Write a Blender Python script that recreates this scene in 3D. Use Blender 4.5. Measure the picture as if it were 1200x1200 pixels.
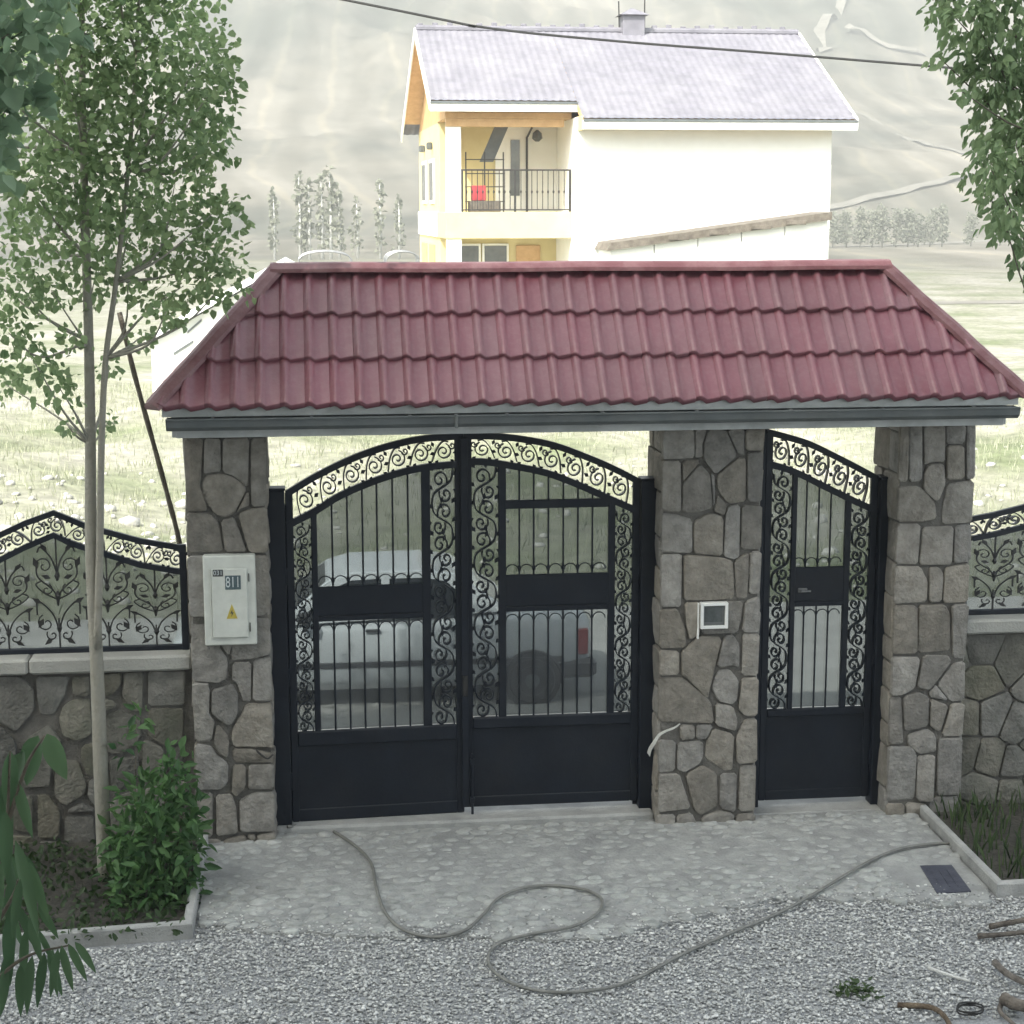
import bpy, math, random
import numpy as np
from mathutils import Vector, Matrix
R = math.radians
random.seed(7); rng = np.random.default_rng(7)
for o in list(bpy.data.objects): bpy.data.objects.remove(o)
S = bpy.context.scene
COL = S.collection

# ------------------------------------------------------------------ camera
CAM = np.array([0.0, -14.0, 5.17]); FPX = 2060.0
YAW, PITCH, ROLL = R(6.5), R(9.8), R(-0.1)
FW = np.array([math.sin(YAW)*math.cos(PITCH), math.cos(YAW)*math.cos(PITCH), -math.sin(PITCH)])
RT0 = np.array([math.cos(YAW), -math.sin(YAW), 0.0]); UP0 = np.cross(RT0, FW)
RT = RT0*math.cos(ROLL)+UP0*math.sin(ROLL); UP = -RT0*math.sin(ROLL)+UP0*math.cos(ROLL)
cd = bpy.data.cameras.new('camera'); co = bpy.data.objects.new('camera', cd); COL.objects.link(co)
cd.sensor_width = 36.0; cd.lens = 36.0*FPX/1200.0; cd.clip_start = 0.1; cd.clip_end = 5000
M = Matrix(((RT[0], UP[0], -FW[0], CAM[0]), (RT[1], UP[1], -FW[1], CAM[1]), (RT[2], UP[2], -FW[2], CAM[2]), (0, 0, 0, 1)))
co.matrix_world = M
S.camera = co

# ------------------------------------------------------------------ sky, sun, exposure
SUN_EL, SUN_AZ = R(47), R(217)             # azimuth clockwise from +Y: behind the viewer, to the left
w = bpy.data.worlds.new('World'); S.world = w; w.use_nodes = True
nt = w.node_tree; nt.nodes.clear()
sky = nt.nodes.new('ShaderNodeTexSky'); sky.sky_type = 'NISHITA'; sky.sun_disc = False
sky.sun_elevation = SUN_EL; sky.sun_rotation = SUN_AZ; sky.altitude = 1200
sky.air_density = 0.75; sky.dust_density = 7.0; sky.ozone_density = 0.0
bg = nt.nodes.new('ShaderNodeBackground'); bg.inputs[1].default_value = 0.14
ow = nt.nodes.new('ShaderNodeOutputWorld')
hsv = nt.nodes.new('ShaderNodeHueSaturation'); hsv.inputs['Saturation'].default_value = 0.5      # hazy, washed-out sky
nt.links.new(sky.outputs[0], hsv.inputs['Color']); tn_ = nt.nodes.new('ShaderNodeMixRGB'); tn_.blend_type = 'MULTIPLY'; tn_.inputs[0].default_value = 1.0; tn_.inputs[2].default_value = (0.965, 1.0, 0.93, 1)
nt.links.new(hsv.outputs[0], tn_.inputs[1]); nt.links.new(tn_.outputs[0], bg.inputs[0]); nt.links.new(bg.outputs[0], ow.inputs[0])
sd = bpy.data.lights.new('sun', 'SUN'); sd.energy = 2.0; sd.angle = R(0.5); sd.color = (1.0, 0.95, 0.87)
so = bpy.data.objects.new('sun', sd); COL.objects.link(so)
sdir = Vector((math.sin(SUN_AZ)*math.cos(SUN_EL), math.cos(SUN_AZ)*math.cos(SUN_EL), math.sin(SUN_EL)))
so.rotation_euler = sdir.to_track_quat('Z', 'Y').to_euler(); so.location = (-20, -30, 40)
S.view_settings.view_transform = 'Standard'; S.view_settings.look = 'None'
S.view_settings.gamma = 1.0; S.view_settings.exposure = 2.2
S.view_settings.use_curve_mapping = False
S.render.engine = 'CYCLES'

# ------------------------------------------------------------------ pixel -> place
def ray(x, y): return FW*FPX + RT*(x-600.0) + UP*(600.0-y)
def at(x, y, Y):
    d = ray(x, y); t = (Y-CAM[1])/d[1]; return CAM+t*d
def gz(x, y, Z=0.0):
    d = ray(x, y); t = (Z-CAM[2])/d[2]; return CAM+t*d
def proj(P):
    v = np.asarray(P, float)-CAM; k = FPX/(v@FW); return 600+k*(v@RT), 600-k*(v@UP)

# ------------------------------------------------------------------ materials
MATS = {}
def mat(name, c1, c2=None, scale=6.0, rough=0.7, bump=0.0, bscale=None, metal=0.0, rnd=0.0, spec=0.5,
        detail=6.0, stain=None, stain_scale=1.2, stain_amt=0.5, coat=0.0, contrast=(0.35, 0.65)):
    m = bpy.data.materials.new(name); m.use_nodes = True; n = m.node_tree.nodes; L = m.node_tree.links
    b = n['Principled BSDF']; b.inputs['Roughness'].default_value = rough
    b.inputs['Metallic'].default_value = metal; b.inputs['Specular IOR Level'].default_value = spec
    b.inputs['Coat Weight'].default_value = coat
    if c2 is None: c2 = tuple(min(1, v*1.25) for v in c1)
    g = n.new('ShaderNodeNewGeometry')
    tx = n.new('ShaderNodeTexNoise'); tx.inputs['Scale'].default_value = scale; tx.inputs['Detail'].default_value = detail
    tx.inputs['Roughness'].default_value = 0.62
    L.new(g.outputs['Position'], tx.inputs['Vector'])
    rp = n.new('ShaderNodeValToRGB')
    rp.color_ramp.elements[0].position = contrast[0]; rp.color_ramp.elements[1].position = contrast[1]
    rp.color_ramp.elements[0].color = (*c1, 1); rp.color_ramp.elements[1].color = (*c2, 1)
    L.new(tx.outputs['Fac'], rp.inputs['Fac']); cur = rp.outputs['Color']
    if stain is not None:
        t2 = n.new('ShaderNodeTexNoise'); t2.inputs['Scale'].default_value = stain_scale; t2.inputs['Detail'].default_value = 8
        t2.inputs['Roughness'].default_value = 0.7
        L.new(g.outputs['Position'], t2.inputs['Vector'])
        r2 = n.new('ShaderNodeMapRange'); r2.inputs['From Min'].default_value = 0.45; r2.inputs['From Max'].default_value = 0.72
        r2.inputs['To Max'].default_value = stain_amt
        L.new(t2.outputs['Fac'], r2.inputs['Value'])
        mx = n.new('ShaderNodeMixRGB'); L.new(r2.outputs[0], mx.inputs[0]); L.new(cur, mx.inputs[1]); mx.inputs[2].default_value = (*stain, 1)
        cur = mx.outputs[0]
    if rnd > 0:
        oi = n.new('ShaderNodeObjectInfo'); hs = n.new('ShaderNodeHueSaturation')
        mr = n.new('ShaderNodeMapRange'); mr.inputs['To Min'].default_value = 1-rnd; mr.inputs['To Max'].default_value = 1+rnd
        L.new(oi.outputs['Random'], mr.inputs['Value']); L.new(mr.outputs[0], hs.inputs['Value'])
        ml = n.new('ShaderNodeMath'); ml.operation = 'MULTIPLY'; ml.inputs[1].default_value = 7.31
        fr = n.new('ShaderNodeMath'); fr.operation = 'FRACT'
        L.new(oi.outputs['Random'], ml.inputs[0]); L.new(ml.outputs[0], fr.inputs[0])
        m3 = n.new('ShaderNodeMapRange'); m3.inputs['To Min'].default_value = 1-2*rnd; m3.inputs['To Max'].default_value = 1+2*rnd
        L.new(fr.outputs[0], m3.inputs['Value']); L.new(m3.outputs[0], hs.inputs['Saturation'])
        L.new(cur, hs.inputs['Color']); cur = hs.outputs[0]
    L.new(cur, b.inputs['Base Color'])
    if bump > 0:
        t3 = n.new('ShaderNodeTexNoise'); t3.inputs['Scale'].default_value = bscale or scale*6; t3.inputs['Detail'].default_value = 8
        L.new(g.outputs['Position'], t3.inputs['Vector'])
        bp = n.new('ShaderNodeBump'); bp.inputs['Strength'].default_value = bump; bp.inputs['Distance'].default_value = 0.02
        L.new(t3.outputs['Fac'], bp.inputs['Height']); L.new(bp.outputs[0], b.inputs['Normal'])
    MATS[name] = m; return m
def leafmat(name, dark, light, trans=0.35, rough=0.5):
    m = bpy.data.materials.new(name); m.use_nodes = True; n = m.node_tree.nodes; L = m.node_tree.links
    b = n['Principled BSDF']; b.inputs['Roughness'].default_value = rough; b.inputs['Specular IOR Level'].default_value = 0.4
    a = n.new('ShaderNodeAttribute'); a.attribute_name = 'tone'
    rp = n.new('ShaderNodeValToRGB'); rp.color_ramp.elements[0].color = (*dark, 1); rp.color_ramp.elements[1].color = (*light, 1)
    L.new(a.outputs['Fac'], rp.inputs['Fac']); L.new(rp.outputs[0], b.inputs['Base Color'])
    tr = n.new('ShaderNodeBsdfTranslucent'); L.new(rp.outputs[0], tr.inputs['Color'])
    mx = n.new('ShaderNodeMixShader'); mx.inputs[0].default_value = trans
    L.new(b.outputs[0], mx.inputs[1]); L.new(tr.outputs[0], mx.inputs[2]); L.new(mx.outputs[0], n['Material Output'].inputs['Surface'])
    MATS[name] = m
def panemat(name, tint, gloss, grough):
    m = bpy.data.materials.new(name); m.use_nodes = True; n = m.node_tree.nodes; L = m.node_tree.links
    n.remove(n['Principled BSDF'])
    t = n.new('ShaderNodeBsdfTransparent'); t.inputs['Color'].default_value = (*tint, 1)
    g = n.new('ShaderNodeBsdfGlossy'); g.inputs['Roughness'].default_value = grough; g.inputs['Color'].default_value = (0.9, 0.93, 1, 1)
    d = n.new('ShaderNodeBsdfDiffuse'); d.inputs['Color'].default_value = (0.42, 0.44, 0.45, 1)
    ge = n.new('ShaderNodeNewGeometry'); tx = n.new('ShaderNodeTexNoise'); tx.inputs['Scale'].default_value = 3.0; tx.inputs['Detail'].default_value = 6
    L.new(ge.outputs['Position'], tx.inputs['Vector'])
    mr = n.new('ShaderNodeMapRange'); mr.inputs['From Min'].default_value = 0.3; mr.inputs['From Max'].default_value = 0.75
    mr.inputs['To Min'].default_value = 0.05; mr.inputs['To Max'].default_value = 0.13; L.new(tx.outputs['Fac'], mr.inputs['Value'])
    m1 = n.new('ShaderNodeMixShader'); m1.inputs[0].default_value = gloss; L.new(t.outputs[0], m1.inputs[1]); L.new(g.outputs[0], m1.inputs[2])
    m2 = n.new('ShaderNodeMixShader'); L.new(mr.outputs[0], m2.inputs[0]); L.new(m1.outputs[0], m2.inputs[1]); L.new(d.outputs[0], m2.inputs[2])
    L.new(m2.outputs[0], n['Material Output'].inputs['Surface']); MATS[name] = m

mat('stone', (0.18, 0.167, 0.149), (0.295, 0.277, 0.25), 9, 0.85, 0.9, 34, rnd=0.22, stain=(0.14, 0.135, 0.125), stain_scale=5, stain_amt=0.5)
mat('stone_wall', (0.11, 0.105, 0.09), (0.195, 0.185, 0.16), 7, 0.9, 0.9, 34, rnd=0.24, stain=(0.09, 0.10, 0.075), stain_scale=3, stain_amt=0.6)
mat('mortar', (0.100, 0.095, 0.087), (0.15, 0.142, 0.13), 12, 0.95, 0.6, 60)
mat('iron', (0.005, 0.0078, 0.0145), (0.009, 0.013, 0.022), 3, 0.45, 0.08, 40, spec=0.32, stain=(0.025, 0.025, 0.027), stain_scale=2.2, stain_amt=0.35)
mat('iron_old', (0.012, 0.012, 0.013), (0.026, 0.025, 0.025), 9, 0.6, 0.2, 60)
mat('tile', (0.155, 0.050, 0.064), (0.20, 0.073, 0.094), 0.9, 0.34, 0.10, 60, spec=0.6, rnd=0.04, stain=(0.26, 0.17, 0.18), stain_scale=22, stain_amt=0.28)
mat('tile_cap', (0.13, 0.045, 0.052), (0.185, 0.075, 0.085), 6, 0.42, 0.15, 60, stain=(0.22, 0.15, 0.15), stain_scale=6, stain_amt=0.5)
mat('gutter', (0.085, 0.098, 0.103), (0.125, 0.138, 0.142), 4, 0.42, 0.06, 40, stain=(0.13, 0.13, 0.125), stain_scale=3, stain_amt=0.5)
mat('fascia', (0.40, 0.42, 0.43), (0.54, 0.56, 0.57), 3, 0.5, 0.05, 40, stain=(0.24, 0.25, 0.25), stain_scale=2.5, stain_amt=0.6)
mat('soffit', (0.30, 0.30, 0.29), (0.36, 0.36, 0.35), 3, 0.8)
mat('concrete', (0.30, 0.305, 0.30), (0.44, 0.44, 0.43), 3.5, 0.9, 0.5, 70, stain=(0.21, 0.215, 0.21), stain_scale=1.6, stain_amt=0.6)
mat('apron', (0.26, 0.265, 0.26), (0.40, 0.405, 0.395), 5, 0.92, 0.75, 38, stain=(0.20, 0.205, 0.21), stain_scale=1.3, stain_amt=0.7)
mat('cobble', (0.27, 0.28, 0.272), (0.43, 0.44, 0.425), 11, 0.88, 0.6, 50, rnd=0.14, stain=(0.22, 0.225, 0.22), stain_scale=2.0, stain_amt=0.5)
mat('coping', (0.30, 0.30, 0.28), (0.42, 0.415, 0.39), 4, 0.9, 0.5, 60, stain=(0.18, 0.18, 0.165), stain_scale=2.0, stain_amt=0.6)
mat('gravel_bed', (0.25, 0.255, 0.265), (0.42, 0.43, 0.44), 40, 0.95, 0.9, 90)
mat('soil', (0.030, 0.028, 0.023), (0.065, 0.060, 0.05), 14, 0.95, 0.9, 40)
mat('plastic_white', (0.58, 0.60, 0.565), (0.66, 0.68, 0.64), 8, 0.45, 0.03, 60, stain=(0.46, 0.47, 0.43), stain_scale=5, stain_amt=0.35)
mat('white_frame', (0.76, 0.77, 0.76), (0.82, 0.82, 0.81), 10, 0.35)
mat('screen', (0.055, 0.065, 0.066), (0.10, 0.11, 0.112), 12, 0.2, spec=0.6)
mat('meter_glass', (0.06, 0.095, 0.11), (0.10, 0.14, 0.155), 20, 0.2, spec=0.6)
mat('print_dark', (0.05, 0.055, 0.055), None, 10, 0.5)
mat('print_light', (0.50, 0.54, 0.55), None, 10, 0.5)
mat('yellow', (0.46, 0.36, 0.06), (0.56, 0.45, 0.09), 20, 0.5)
mat('hose', (0.15, 0.15, 0.14), (0.22, 0.22, 0.205), 10, 0.6, stain=(0.11, 0.11, 0.10), stain_scale=6, stain_amt=0.5)
mat('drain', (0.045, 0.048, 0.07), (0.075, 0.08, 0.105), 9, 0.6, 0.3, 60)
mat('bark', (0.22, 0.21, 0.175), (0.36, 0.345, 0.30), 9, 0.85, 0.5, 50, stain=(0.11, 0.105, 0.085), stain_scale=9, stain_amt=0.6)
mat('bark_dark', (0.07, 0.06, 0.045), (0.14, 0.12, 0.095), 12, 0.9, 0.6, 60)
mat('firewood', (0.085, 0.065, 0.05), (0.20, 0.165, 0.13), 12, 0.9, 0.7, 45, rnd=0.25)
mat('white_stick', (0.50, 0.50, 0.48), (0.62, 0.62, 0.6), 15, 0.8, 0.3)
mat('rag', (0.42, 0.42, 0.39), (0.56, 0.56, 0.52), 15, 0.8, 0.4)
mat('car_paint', (0.62, 0.65, 0.67), (0.66, 0.69, 0.71), 2, 0.25, coat=0.6)
mat('car_glass', (0.010, 0.014, 0.017), None, 3, 0.05, spec=0.9)
mat('rubber', (0.018, 0.018, 0.018), (0.03, 0.03, 0.03), 12, 0.8)
mat('black_trim', (0.03, 0.031, 0.033), None, 5, 0.6)
mat('alloy', (0.22, 0.225, 0.23), None, 5, 0.4, metal=0.6)
mat('tail_red', (0.24, 0.022, 0.018), (0.30, 0.04, 0.03), 30, 0.25)
mat('lamp_clear', (0.6, 0.62, 0.64), None, 30, 0.15)
mat('house_white', (0.78, 0.78, 0.75), (0.83, 0.83, 0.80), 2, 0.85, 0.1, 20)
mat('house_cream', (0.58, 0.49, 0.25), (0.63, 0.54, 0.29), 2, 0.85, 0.1, 20)
mat('house_wood', (0.48, 0.29, 0.13), (0.58, 0.37, 0.18), 5, 0.7, 0.2, 20)
mat('house_roof', (0.135, 0.132, 0.155), (0.18, 0.175, 0.205), 3, 0.5, 0.1, 20, stain=(0.26, 0.255, 0.275), stain_scale=0.7, stain_amt=0.5)
mat('house_glass', (0.07, 0.08, 0.085), (0.12, 0.13, 0.135), 3, 0.12, spec=0.8)
mat('old_wood', (0.085, 0.072, 0.058), (0.17, 0.15, 0.125), 6, 0.9, 0.5, 30)
mat('red_box', (0.42, 0.05, 0.06), None, 6, 0.5)
mat('sheet_white', (0.76, 0.77, 0.76), (0.82, 0.83, 0.82), 2, 0.6, 0.1, 8)
mat('plaster', (0.50, 0.48, 0.43), (0.58, 0.56, 0.51), 1.5, 0.9, 0.2, 20)
mat('cable', (0.02, 0.02, 0.02), None, 5, 0.6)
mat('rubble', (0.30, 0.295, 0.27), (0.46, 0.45, 0.42), 5, 0.9, 0.6, 25)
mat('hill_path', (0.145, 0.138, 0.116), (0.205, 0.195, 0.168), 0.3, 0.95)
mat('road', (0.30, 0.295, 0.28), (0.40, 0.395, 0.375), 2, 0.95, 0.5, 30)
mat('track', (0.30, 0.295, 0.26), (0.40, 0.39, 0.355), 0.3, 0.95)
leafmat('leaf_poplar', (0.115, 0.19, 0.085), (0.32, 0.42, 0.21), 0.5)
leafmat('leaf_maple', (0.12, 0.20, 0.12), (0.28, 0.39, 0.25), 0.5)
leafmat('leaf_right', (0.11, 0.18, 0.085), (0.29, 0.39, 0.20), 0.5)
leafmat('leaf_bush', (0.04, 0.105, 0.04), (0.14, 0.26, 0.09), 0.45)
leafmat('leaf_peach', (0.038, 0.085, 0.042), (0.12, 0.20, 0.10), 0.35, 0.4)
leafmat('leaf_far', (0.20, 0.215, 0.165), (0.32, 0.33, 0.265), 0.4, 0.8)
leafmat('grass_dry', (0.26, 0.285, 0.18), (0.43, 0.43, 0.34), 0.3, 0.8)
leafmat('leaf_weed', (0.030, 0.060, 0.020), (0.10, 0.15, 0.055))
panemat('pane', (0.46, 0.485, 0.49), 0.05, 0.12)

def gravelmat():
    m = bpy.data.materials.new('gravel'); m.use_nodes = True; n = m.node_tree.nodes; L = m.node_tree.links
    b = n['Principled BSDF']; b.inputs['Roughness'].default_value = 0.85
    a = n.new('ShaderNodeAttribute'); a.attribute_name = 'tone'
    rp = n.new('ShaderNodeValToRGB'); e = rp.color_ramp.elements
    e[0].color = (0.20, 0.205, 0.205, 1); e[1].color = (0.72, 0.72, 0.70, 1)
    k = e.new(0.5); k.color = (0.43, 0.435, 0.43, 1)
    L.new(a.outputs['Fac'], rp.inputs['Fac']); L.new(rp.outputs[0], b.inputs['Base Color']); MATS['gravel'] = m
gravelmat()

def terrainmat():
    m = bpy.data.materials.new('terrain'); m.use_nodes = True; n = m.node_tree.nodes; L = m.node_tree.links
    b = n['Principled BSDF']; b.inputs['Roughness'].default_value = 0.95; b.inputs['Specular IOR Level'].default_value = 0.15
    g = n.new('ShaderNodeNewGeometry')
    def noise(sc, det=8, rgh=0.6):
        t = n.new('ShaderNodeTexNoise'); t.inputs['Scale'].default_value = sc; t.inputs['Detail'].default_value = det
        t.inputs['Roughness'].default_value = rgh; L.new(g.outputs['Position'], t.inputs['Vector']); return t.outputs['Fac']
    def ramp(fac, stops):
        r = n.new('ShaderNodeValToRGB'); e = r.color_ramp.elements
        e[0].position, e[0].color = stops[0][0], (*stops[0][1], 1); e[1].position, e[1].color = stops[-1][0], (*stops[-1][1], 1)
        for p, c in stops[1:-1]:
            k = e.new(p); k.color = (*c, 1)
        L.new(fac, r.inputs['Fac']); return r.outputs['Color']
    near = ramp(noise(0.16), [(0.36, (0.19, 0.22, 0.125)), (0.48, (0.29, 0.295, 0.22)), (0.6, (0.38, 0.37, 0.315)), (0.72, (0.46, 0.45, 0.41))])
    fine = ramp(noise(2.2, 10, 0.7), [(0.38, (0.62, 0.62, 0.62)), (0.62, (1, 1, 1))])
    mm = n.new('ShaderNodeMixRGB'); mm.blend_type = 'MULTIPLY'; mm.inputs[0].default_value = 1.0
    L.new(near, mm.inputs[1]); L.new(fine, mm.inputs[2])
    far0 = ramp(noise(0.016, 10, 0.66), [(0.36, (0.060, 0.066, 0.052)), (0.46, (0.11, 0.108, 0.089)), (0.55, (0.17, 0.158, 0.13)), (0.66, (0.235, 0.218, 0.184))])
    wv = n.new('ShaderNodeTexWave'); wv.inputs['Scale'].default_value = 0.022; wv.inputs['Distortion'].default_value = 14; wv.inputs['Detail'].default_value = 5; wv.inputs['Detail Scale'].default_value = 0.35
    L.new(g.outputs['Position'], wv.inputs['Vector'])
    strk = ramp(wv.outputs['Fac'], [(0.1, (0.78, 0.78, 0.76)), (0.5, (1, 1, 1)), (0.93, (1, 1, 1)), (1.0, (1.25, 1.22, 1.15))])
    fm = n.new('ShaderNodeMixRGB'); fm.blend_type = 'MULTIPLY'; fm.inputs[0].default_value = 1.0
    L.new(far0, fm.inputs[1]); L.new(strk, fm.inputs[2]); far = fm.outputs[0]
    sx = n.new('ShaderNodeSeparateXYZ'); L.new(g.outputs['Position'], sx.inputs[0])
    mr = n.new('ShaderNodeMapRange'); mr.inputs['From Min'].default_value = 60; mr.inputs['From Max'].default_value = 190
    L.new(sx.outputs['Y'], mr.inputs['Value'])
    mx = n.new('ShaderNodeMixRGB'); L.new(mr.outputs[0], mx.inputs[0]); L.new(mm.outputs[0], mx.inputs[1]); L.new(far, mx.inputs[2])
    L.new(mx.outputs[0], b.inputs['Base Color'])
    bp = n.new('ShaderNodeBump'); bp.inputs['Strength'].default_value = 0.6; bp.inputs['Distance'].default_value = 0.15
    L.new(noise(3.0, 10, 0.7), bp.inputs['Height']); L.new(bp.outputs[0], b.inputs['Normal'])
    MATS['terrain'] = m
terrainmat()

# ------------------------------------------------------------------ object helpers
ORG = {}
def tag(o, label=None, cat=None, group=None, kind=None):
    if label: o['label'] = label
    if cat: o['category'] = cat
    if group: o['group'] = group
    if kind: o['kind'] = kind
    return o
def empty(name, loc, label, cat, group=None, rz=0.0):
    o = bpy.data.objects.new(name, None); COL.objects.link(o); o.location = loc; o.rotation_euler = (0, 0, rz)
    o.empty_display_size = 0.2; ORG[o.name] = Vector(loc) if rz == 0 else Vector((0, 0, 0))
    return tag(o, label, cat, group)
class MB:
    def __init__(self): self.v = []; self.f = []; self.att = None
    def add(self, vs, fs):
        n = len(self.v); self.v += [tuple(map(float, p)) for p in vs]; self.f += [tuple(i+n for i in q) for q in fs]; return self
    def box(self, x0, x1, y0, y1, z0, z1, b=0.0):
        if b <= 0:
            vs = [(x, y, z) for z in (z0, z1) for y in (y0, y1) for x in (x0, x1)]
            return self.add(vs, [(0, 2, 3, 1), (4, 5, 7, 6), (0, 1, 5, 4), (2, 6, 7, 3), (0, 4, 6, 2), (1, 3, 7, 5)])
        b = min(b, (x1-x0)*.45, (y1-y0)*.45, (z1-z0)*.45)
        rings = []
        for z, i in ((z0, b), (z0+b, 0), (z1-b, 0), (z1, b)):
            X0, X1, Y0, Y1 = x0+i, x1-i, y0+i, y1-i; c = b
            rings.append([(X0+c, Y0, z), (X1-c, Y0, z), (X1, Y0+c, z), (X1, Y1-c, z), (X1-c, Y1, z), (X0+c, Y1, z), (X0, Y1-c, z), (X0, Y0+c, z)])
        return self.loft(rings, True, True)
    def loft(self, rings, cap0=True, cap1=True, closed=True):
        k = len(rings[0]); vs = [p for r in rings for p in r]; fs = []
        for i in range(len(rings)-1):
            for j in range(k if closed else k-1):
                a = i*k+j; b = i*k+(j+1) % k; fs.append((a, b, b+k, a+k))
        if cap0: fs.append(tuple(range(k-1, -1, -1)))
        if cap1: fs.append(tuple(range((len(rings)-1)*k, len(rings)*k)))
        return self.add(vs, fs)
    def tube(self, pts, r, sides=6, caps=True):
        pts = [np.array(p, float) for p in pts]; n = len(pts); rr = r if hasattr(r, '__len__') else [r]*n
        rings = []; prev = None
        for i in range(n):
            t = pts[min(i+1, n-1)]-pts[max(i-1, 0)]; t = t/(np.linalg.norm(t)+1e-9)
            if prev is None:
                a = np.array([0, 0, 1.0]) if abs(t[2]) < 0.9 else np.array([1.0, 0, 0])
                u = np.cross(t, a)
            else: u = prev-t*(prev@t)
            u = u/(np.linalg.norm(u)+1e-9); prev = u; v = np.cross(t, u)
            rings.append([tuple(pts[i]+rr[i]*(math.cos(q)*u+math.sin(q)*v)) for q in [2*math.pi*(k+.5)/sides for k in range(sides)]])
        return self.loft(rings, caps, caps)
    def prism_xz(self, poly, y0, y1):
        k = len(poly)
        return self.loft([[(p[0], y0, p[1]) for p in poly], [(p[0], y1, p[1]) for p in poly]])
    def bar(self, pts, wd, y0, y1):
        """flat bar following an xz polyline, wd high, from y0 to y1"""
        pts = np.array(pts, float); n = len(pts); rings = []
        for i in range(n):
            t = pts[min(i+1, n-1)]-pts[max(i-1, 0)]; t /= np.linalg.norm(t)+1e-9; nn = np.array([-t[1], t[0]])*wd/2
            a, b = pts[i]-nn, pts[i]+nn
            rings.append([(a[0], y0, a[1]), (b[0], y0, b[1]), (b[0], y1, b[1]), (a[0], y1, a[1])])
        return self.loft(rings)
    def build(self, name, m, parent=None, smooth=False, origin=None, xf=None):
        me = bpy.data.meshes.new(name); v = self.v
        o = bpy.data.objects.new(name, me); COL.objects.link(o)
        if xf is not None: v = [tuple(xf @ Vector(p)) for p in v]
        if parent is not None:
            base = ORG[parent.name]; o.parent = parent; ORG[o.name] = base
        else:
            base = Vector(origin) if origin is not None else Vector((0, 0, 0)); o.location = base; ORG[o.name] = base
        if base.length > 0: v = [(p[0]-base[0], p[1]-base[1], p[2]-base[2]) for p in v]
        me.from_pydata(v, [], self.f); me.validate(); me.update()
        me.materials.append(MATS[m])
        if smooth: me.polygons.foreach_set('use_smooth', [True]*len(me.polygons))
        return o
def npmesh(name, V, F, m, parent=None, tone=None, smooth=False, origin=None):
    V = np.asarray(V, np.float32); F = np.asarray(F, np.int32)
    base = ORG[parent.name] if parent is not None else Vector(origin or (0, 0, 0))
    V = V-np.array(base, np.float32)
    me = bpy.data.meshes.new(name); me.vertices.add(len(V)); me.vertices.foreach_set('co', V.ravel())
    k = F.shape[1]; me.loops.add(F.size); me.loops.foreach_set('vertex_index', F.ravel())
    me.polygons.add(len(F)); me.polygons.foreach_set('loop_start', np.arange(0, F.size, k, dtype=np.int32))
    me.polygons.foreach_set('loop_total', np.full(len(F), k, np.int32))
    if smooth: me.polygons.foreach_set('use_smooth', np.ones(len(F), bool))
    me.update(calc_edges=True)
    if tone is not None:
        a = me.attributes.new('tone', 'FLOAT', 'POINT'); a.data.foreach_set('value', np.asarray(tone, np.float32))
    me.materials.append(MATS[m])
    o = bpy.data.objects.new(name, me); COL.objects.link(o)
    if parent is not None: o.parent = parent
    else: o.location = base
    ORG[o.name] = base
    return o
def share(o, parent, loc, scale=(1, 1, 1), rot=(0, 0, 0)):
    c = o.copy(); COL.objects.link(c); c.parent = parent; c.location = loc; c.scale = scale; c.rotation_euler = rot; return c
def catmull(pts, n=6):
    P = [np.array(p, float) for p in pts]; P = [2*P[0]-P[1]]+P+[2*P[-1]-P[-2]]; out = []
    for i in range(1, len(P)-2):
        for k in range(n):
            t = k/n; a, b, c, d = P[i-1:i+3]
            out.append(0.5*((2*b)+(-a+c)*t+(2*a-5*b+4*c-d)*t*t+(-a+3*b-3*c+d)*t**3))
    out.append(P[-2]); return out

# ------------------------------------------------------------------ stones
def inset(poly, d):
    P = [np.array(p, float) for p in poly]; n = len(P); out = []
    area = sum(P[i][0]*P[(i+1) % n][1]-P[(i+1) % n][0]*P[i][1] for i in range(n))
    if area < 0: P = P[::-1]
    for i in range(n):
        a, b, c = P[i-1], P[i], P[(i+1) % n]
        e1 = b-a; e2 = c-b; e1 /= np.linalg.norm(e1)+1e-9; e2 /= np.linalg.norm(e2)+1e-9
        n1 = np.array([-e1[1], e1[0]]); n2 = np.array([-e2[1], e2[0]])
        k = 1+n1@n2; k = max(k, 0.5); out.append(b+(n1+n2)*d/k)
    return out
def roundpoly(P, f=0.2):
    out = []; n = len(P)
    for i in range(n):
        a, b, c = P[i-1], P[i], P[(i+1) % n]
        l1, l2 = np.linalg.norm(b-a), np.linalg.norm(c-b); r = min(f*min(l1, l2), 0.022)
        out += [b+(a-b)/(l1+1e-9)*r, b+(c-b)/(l2+1e-9)*r]
    return out
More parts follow.
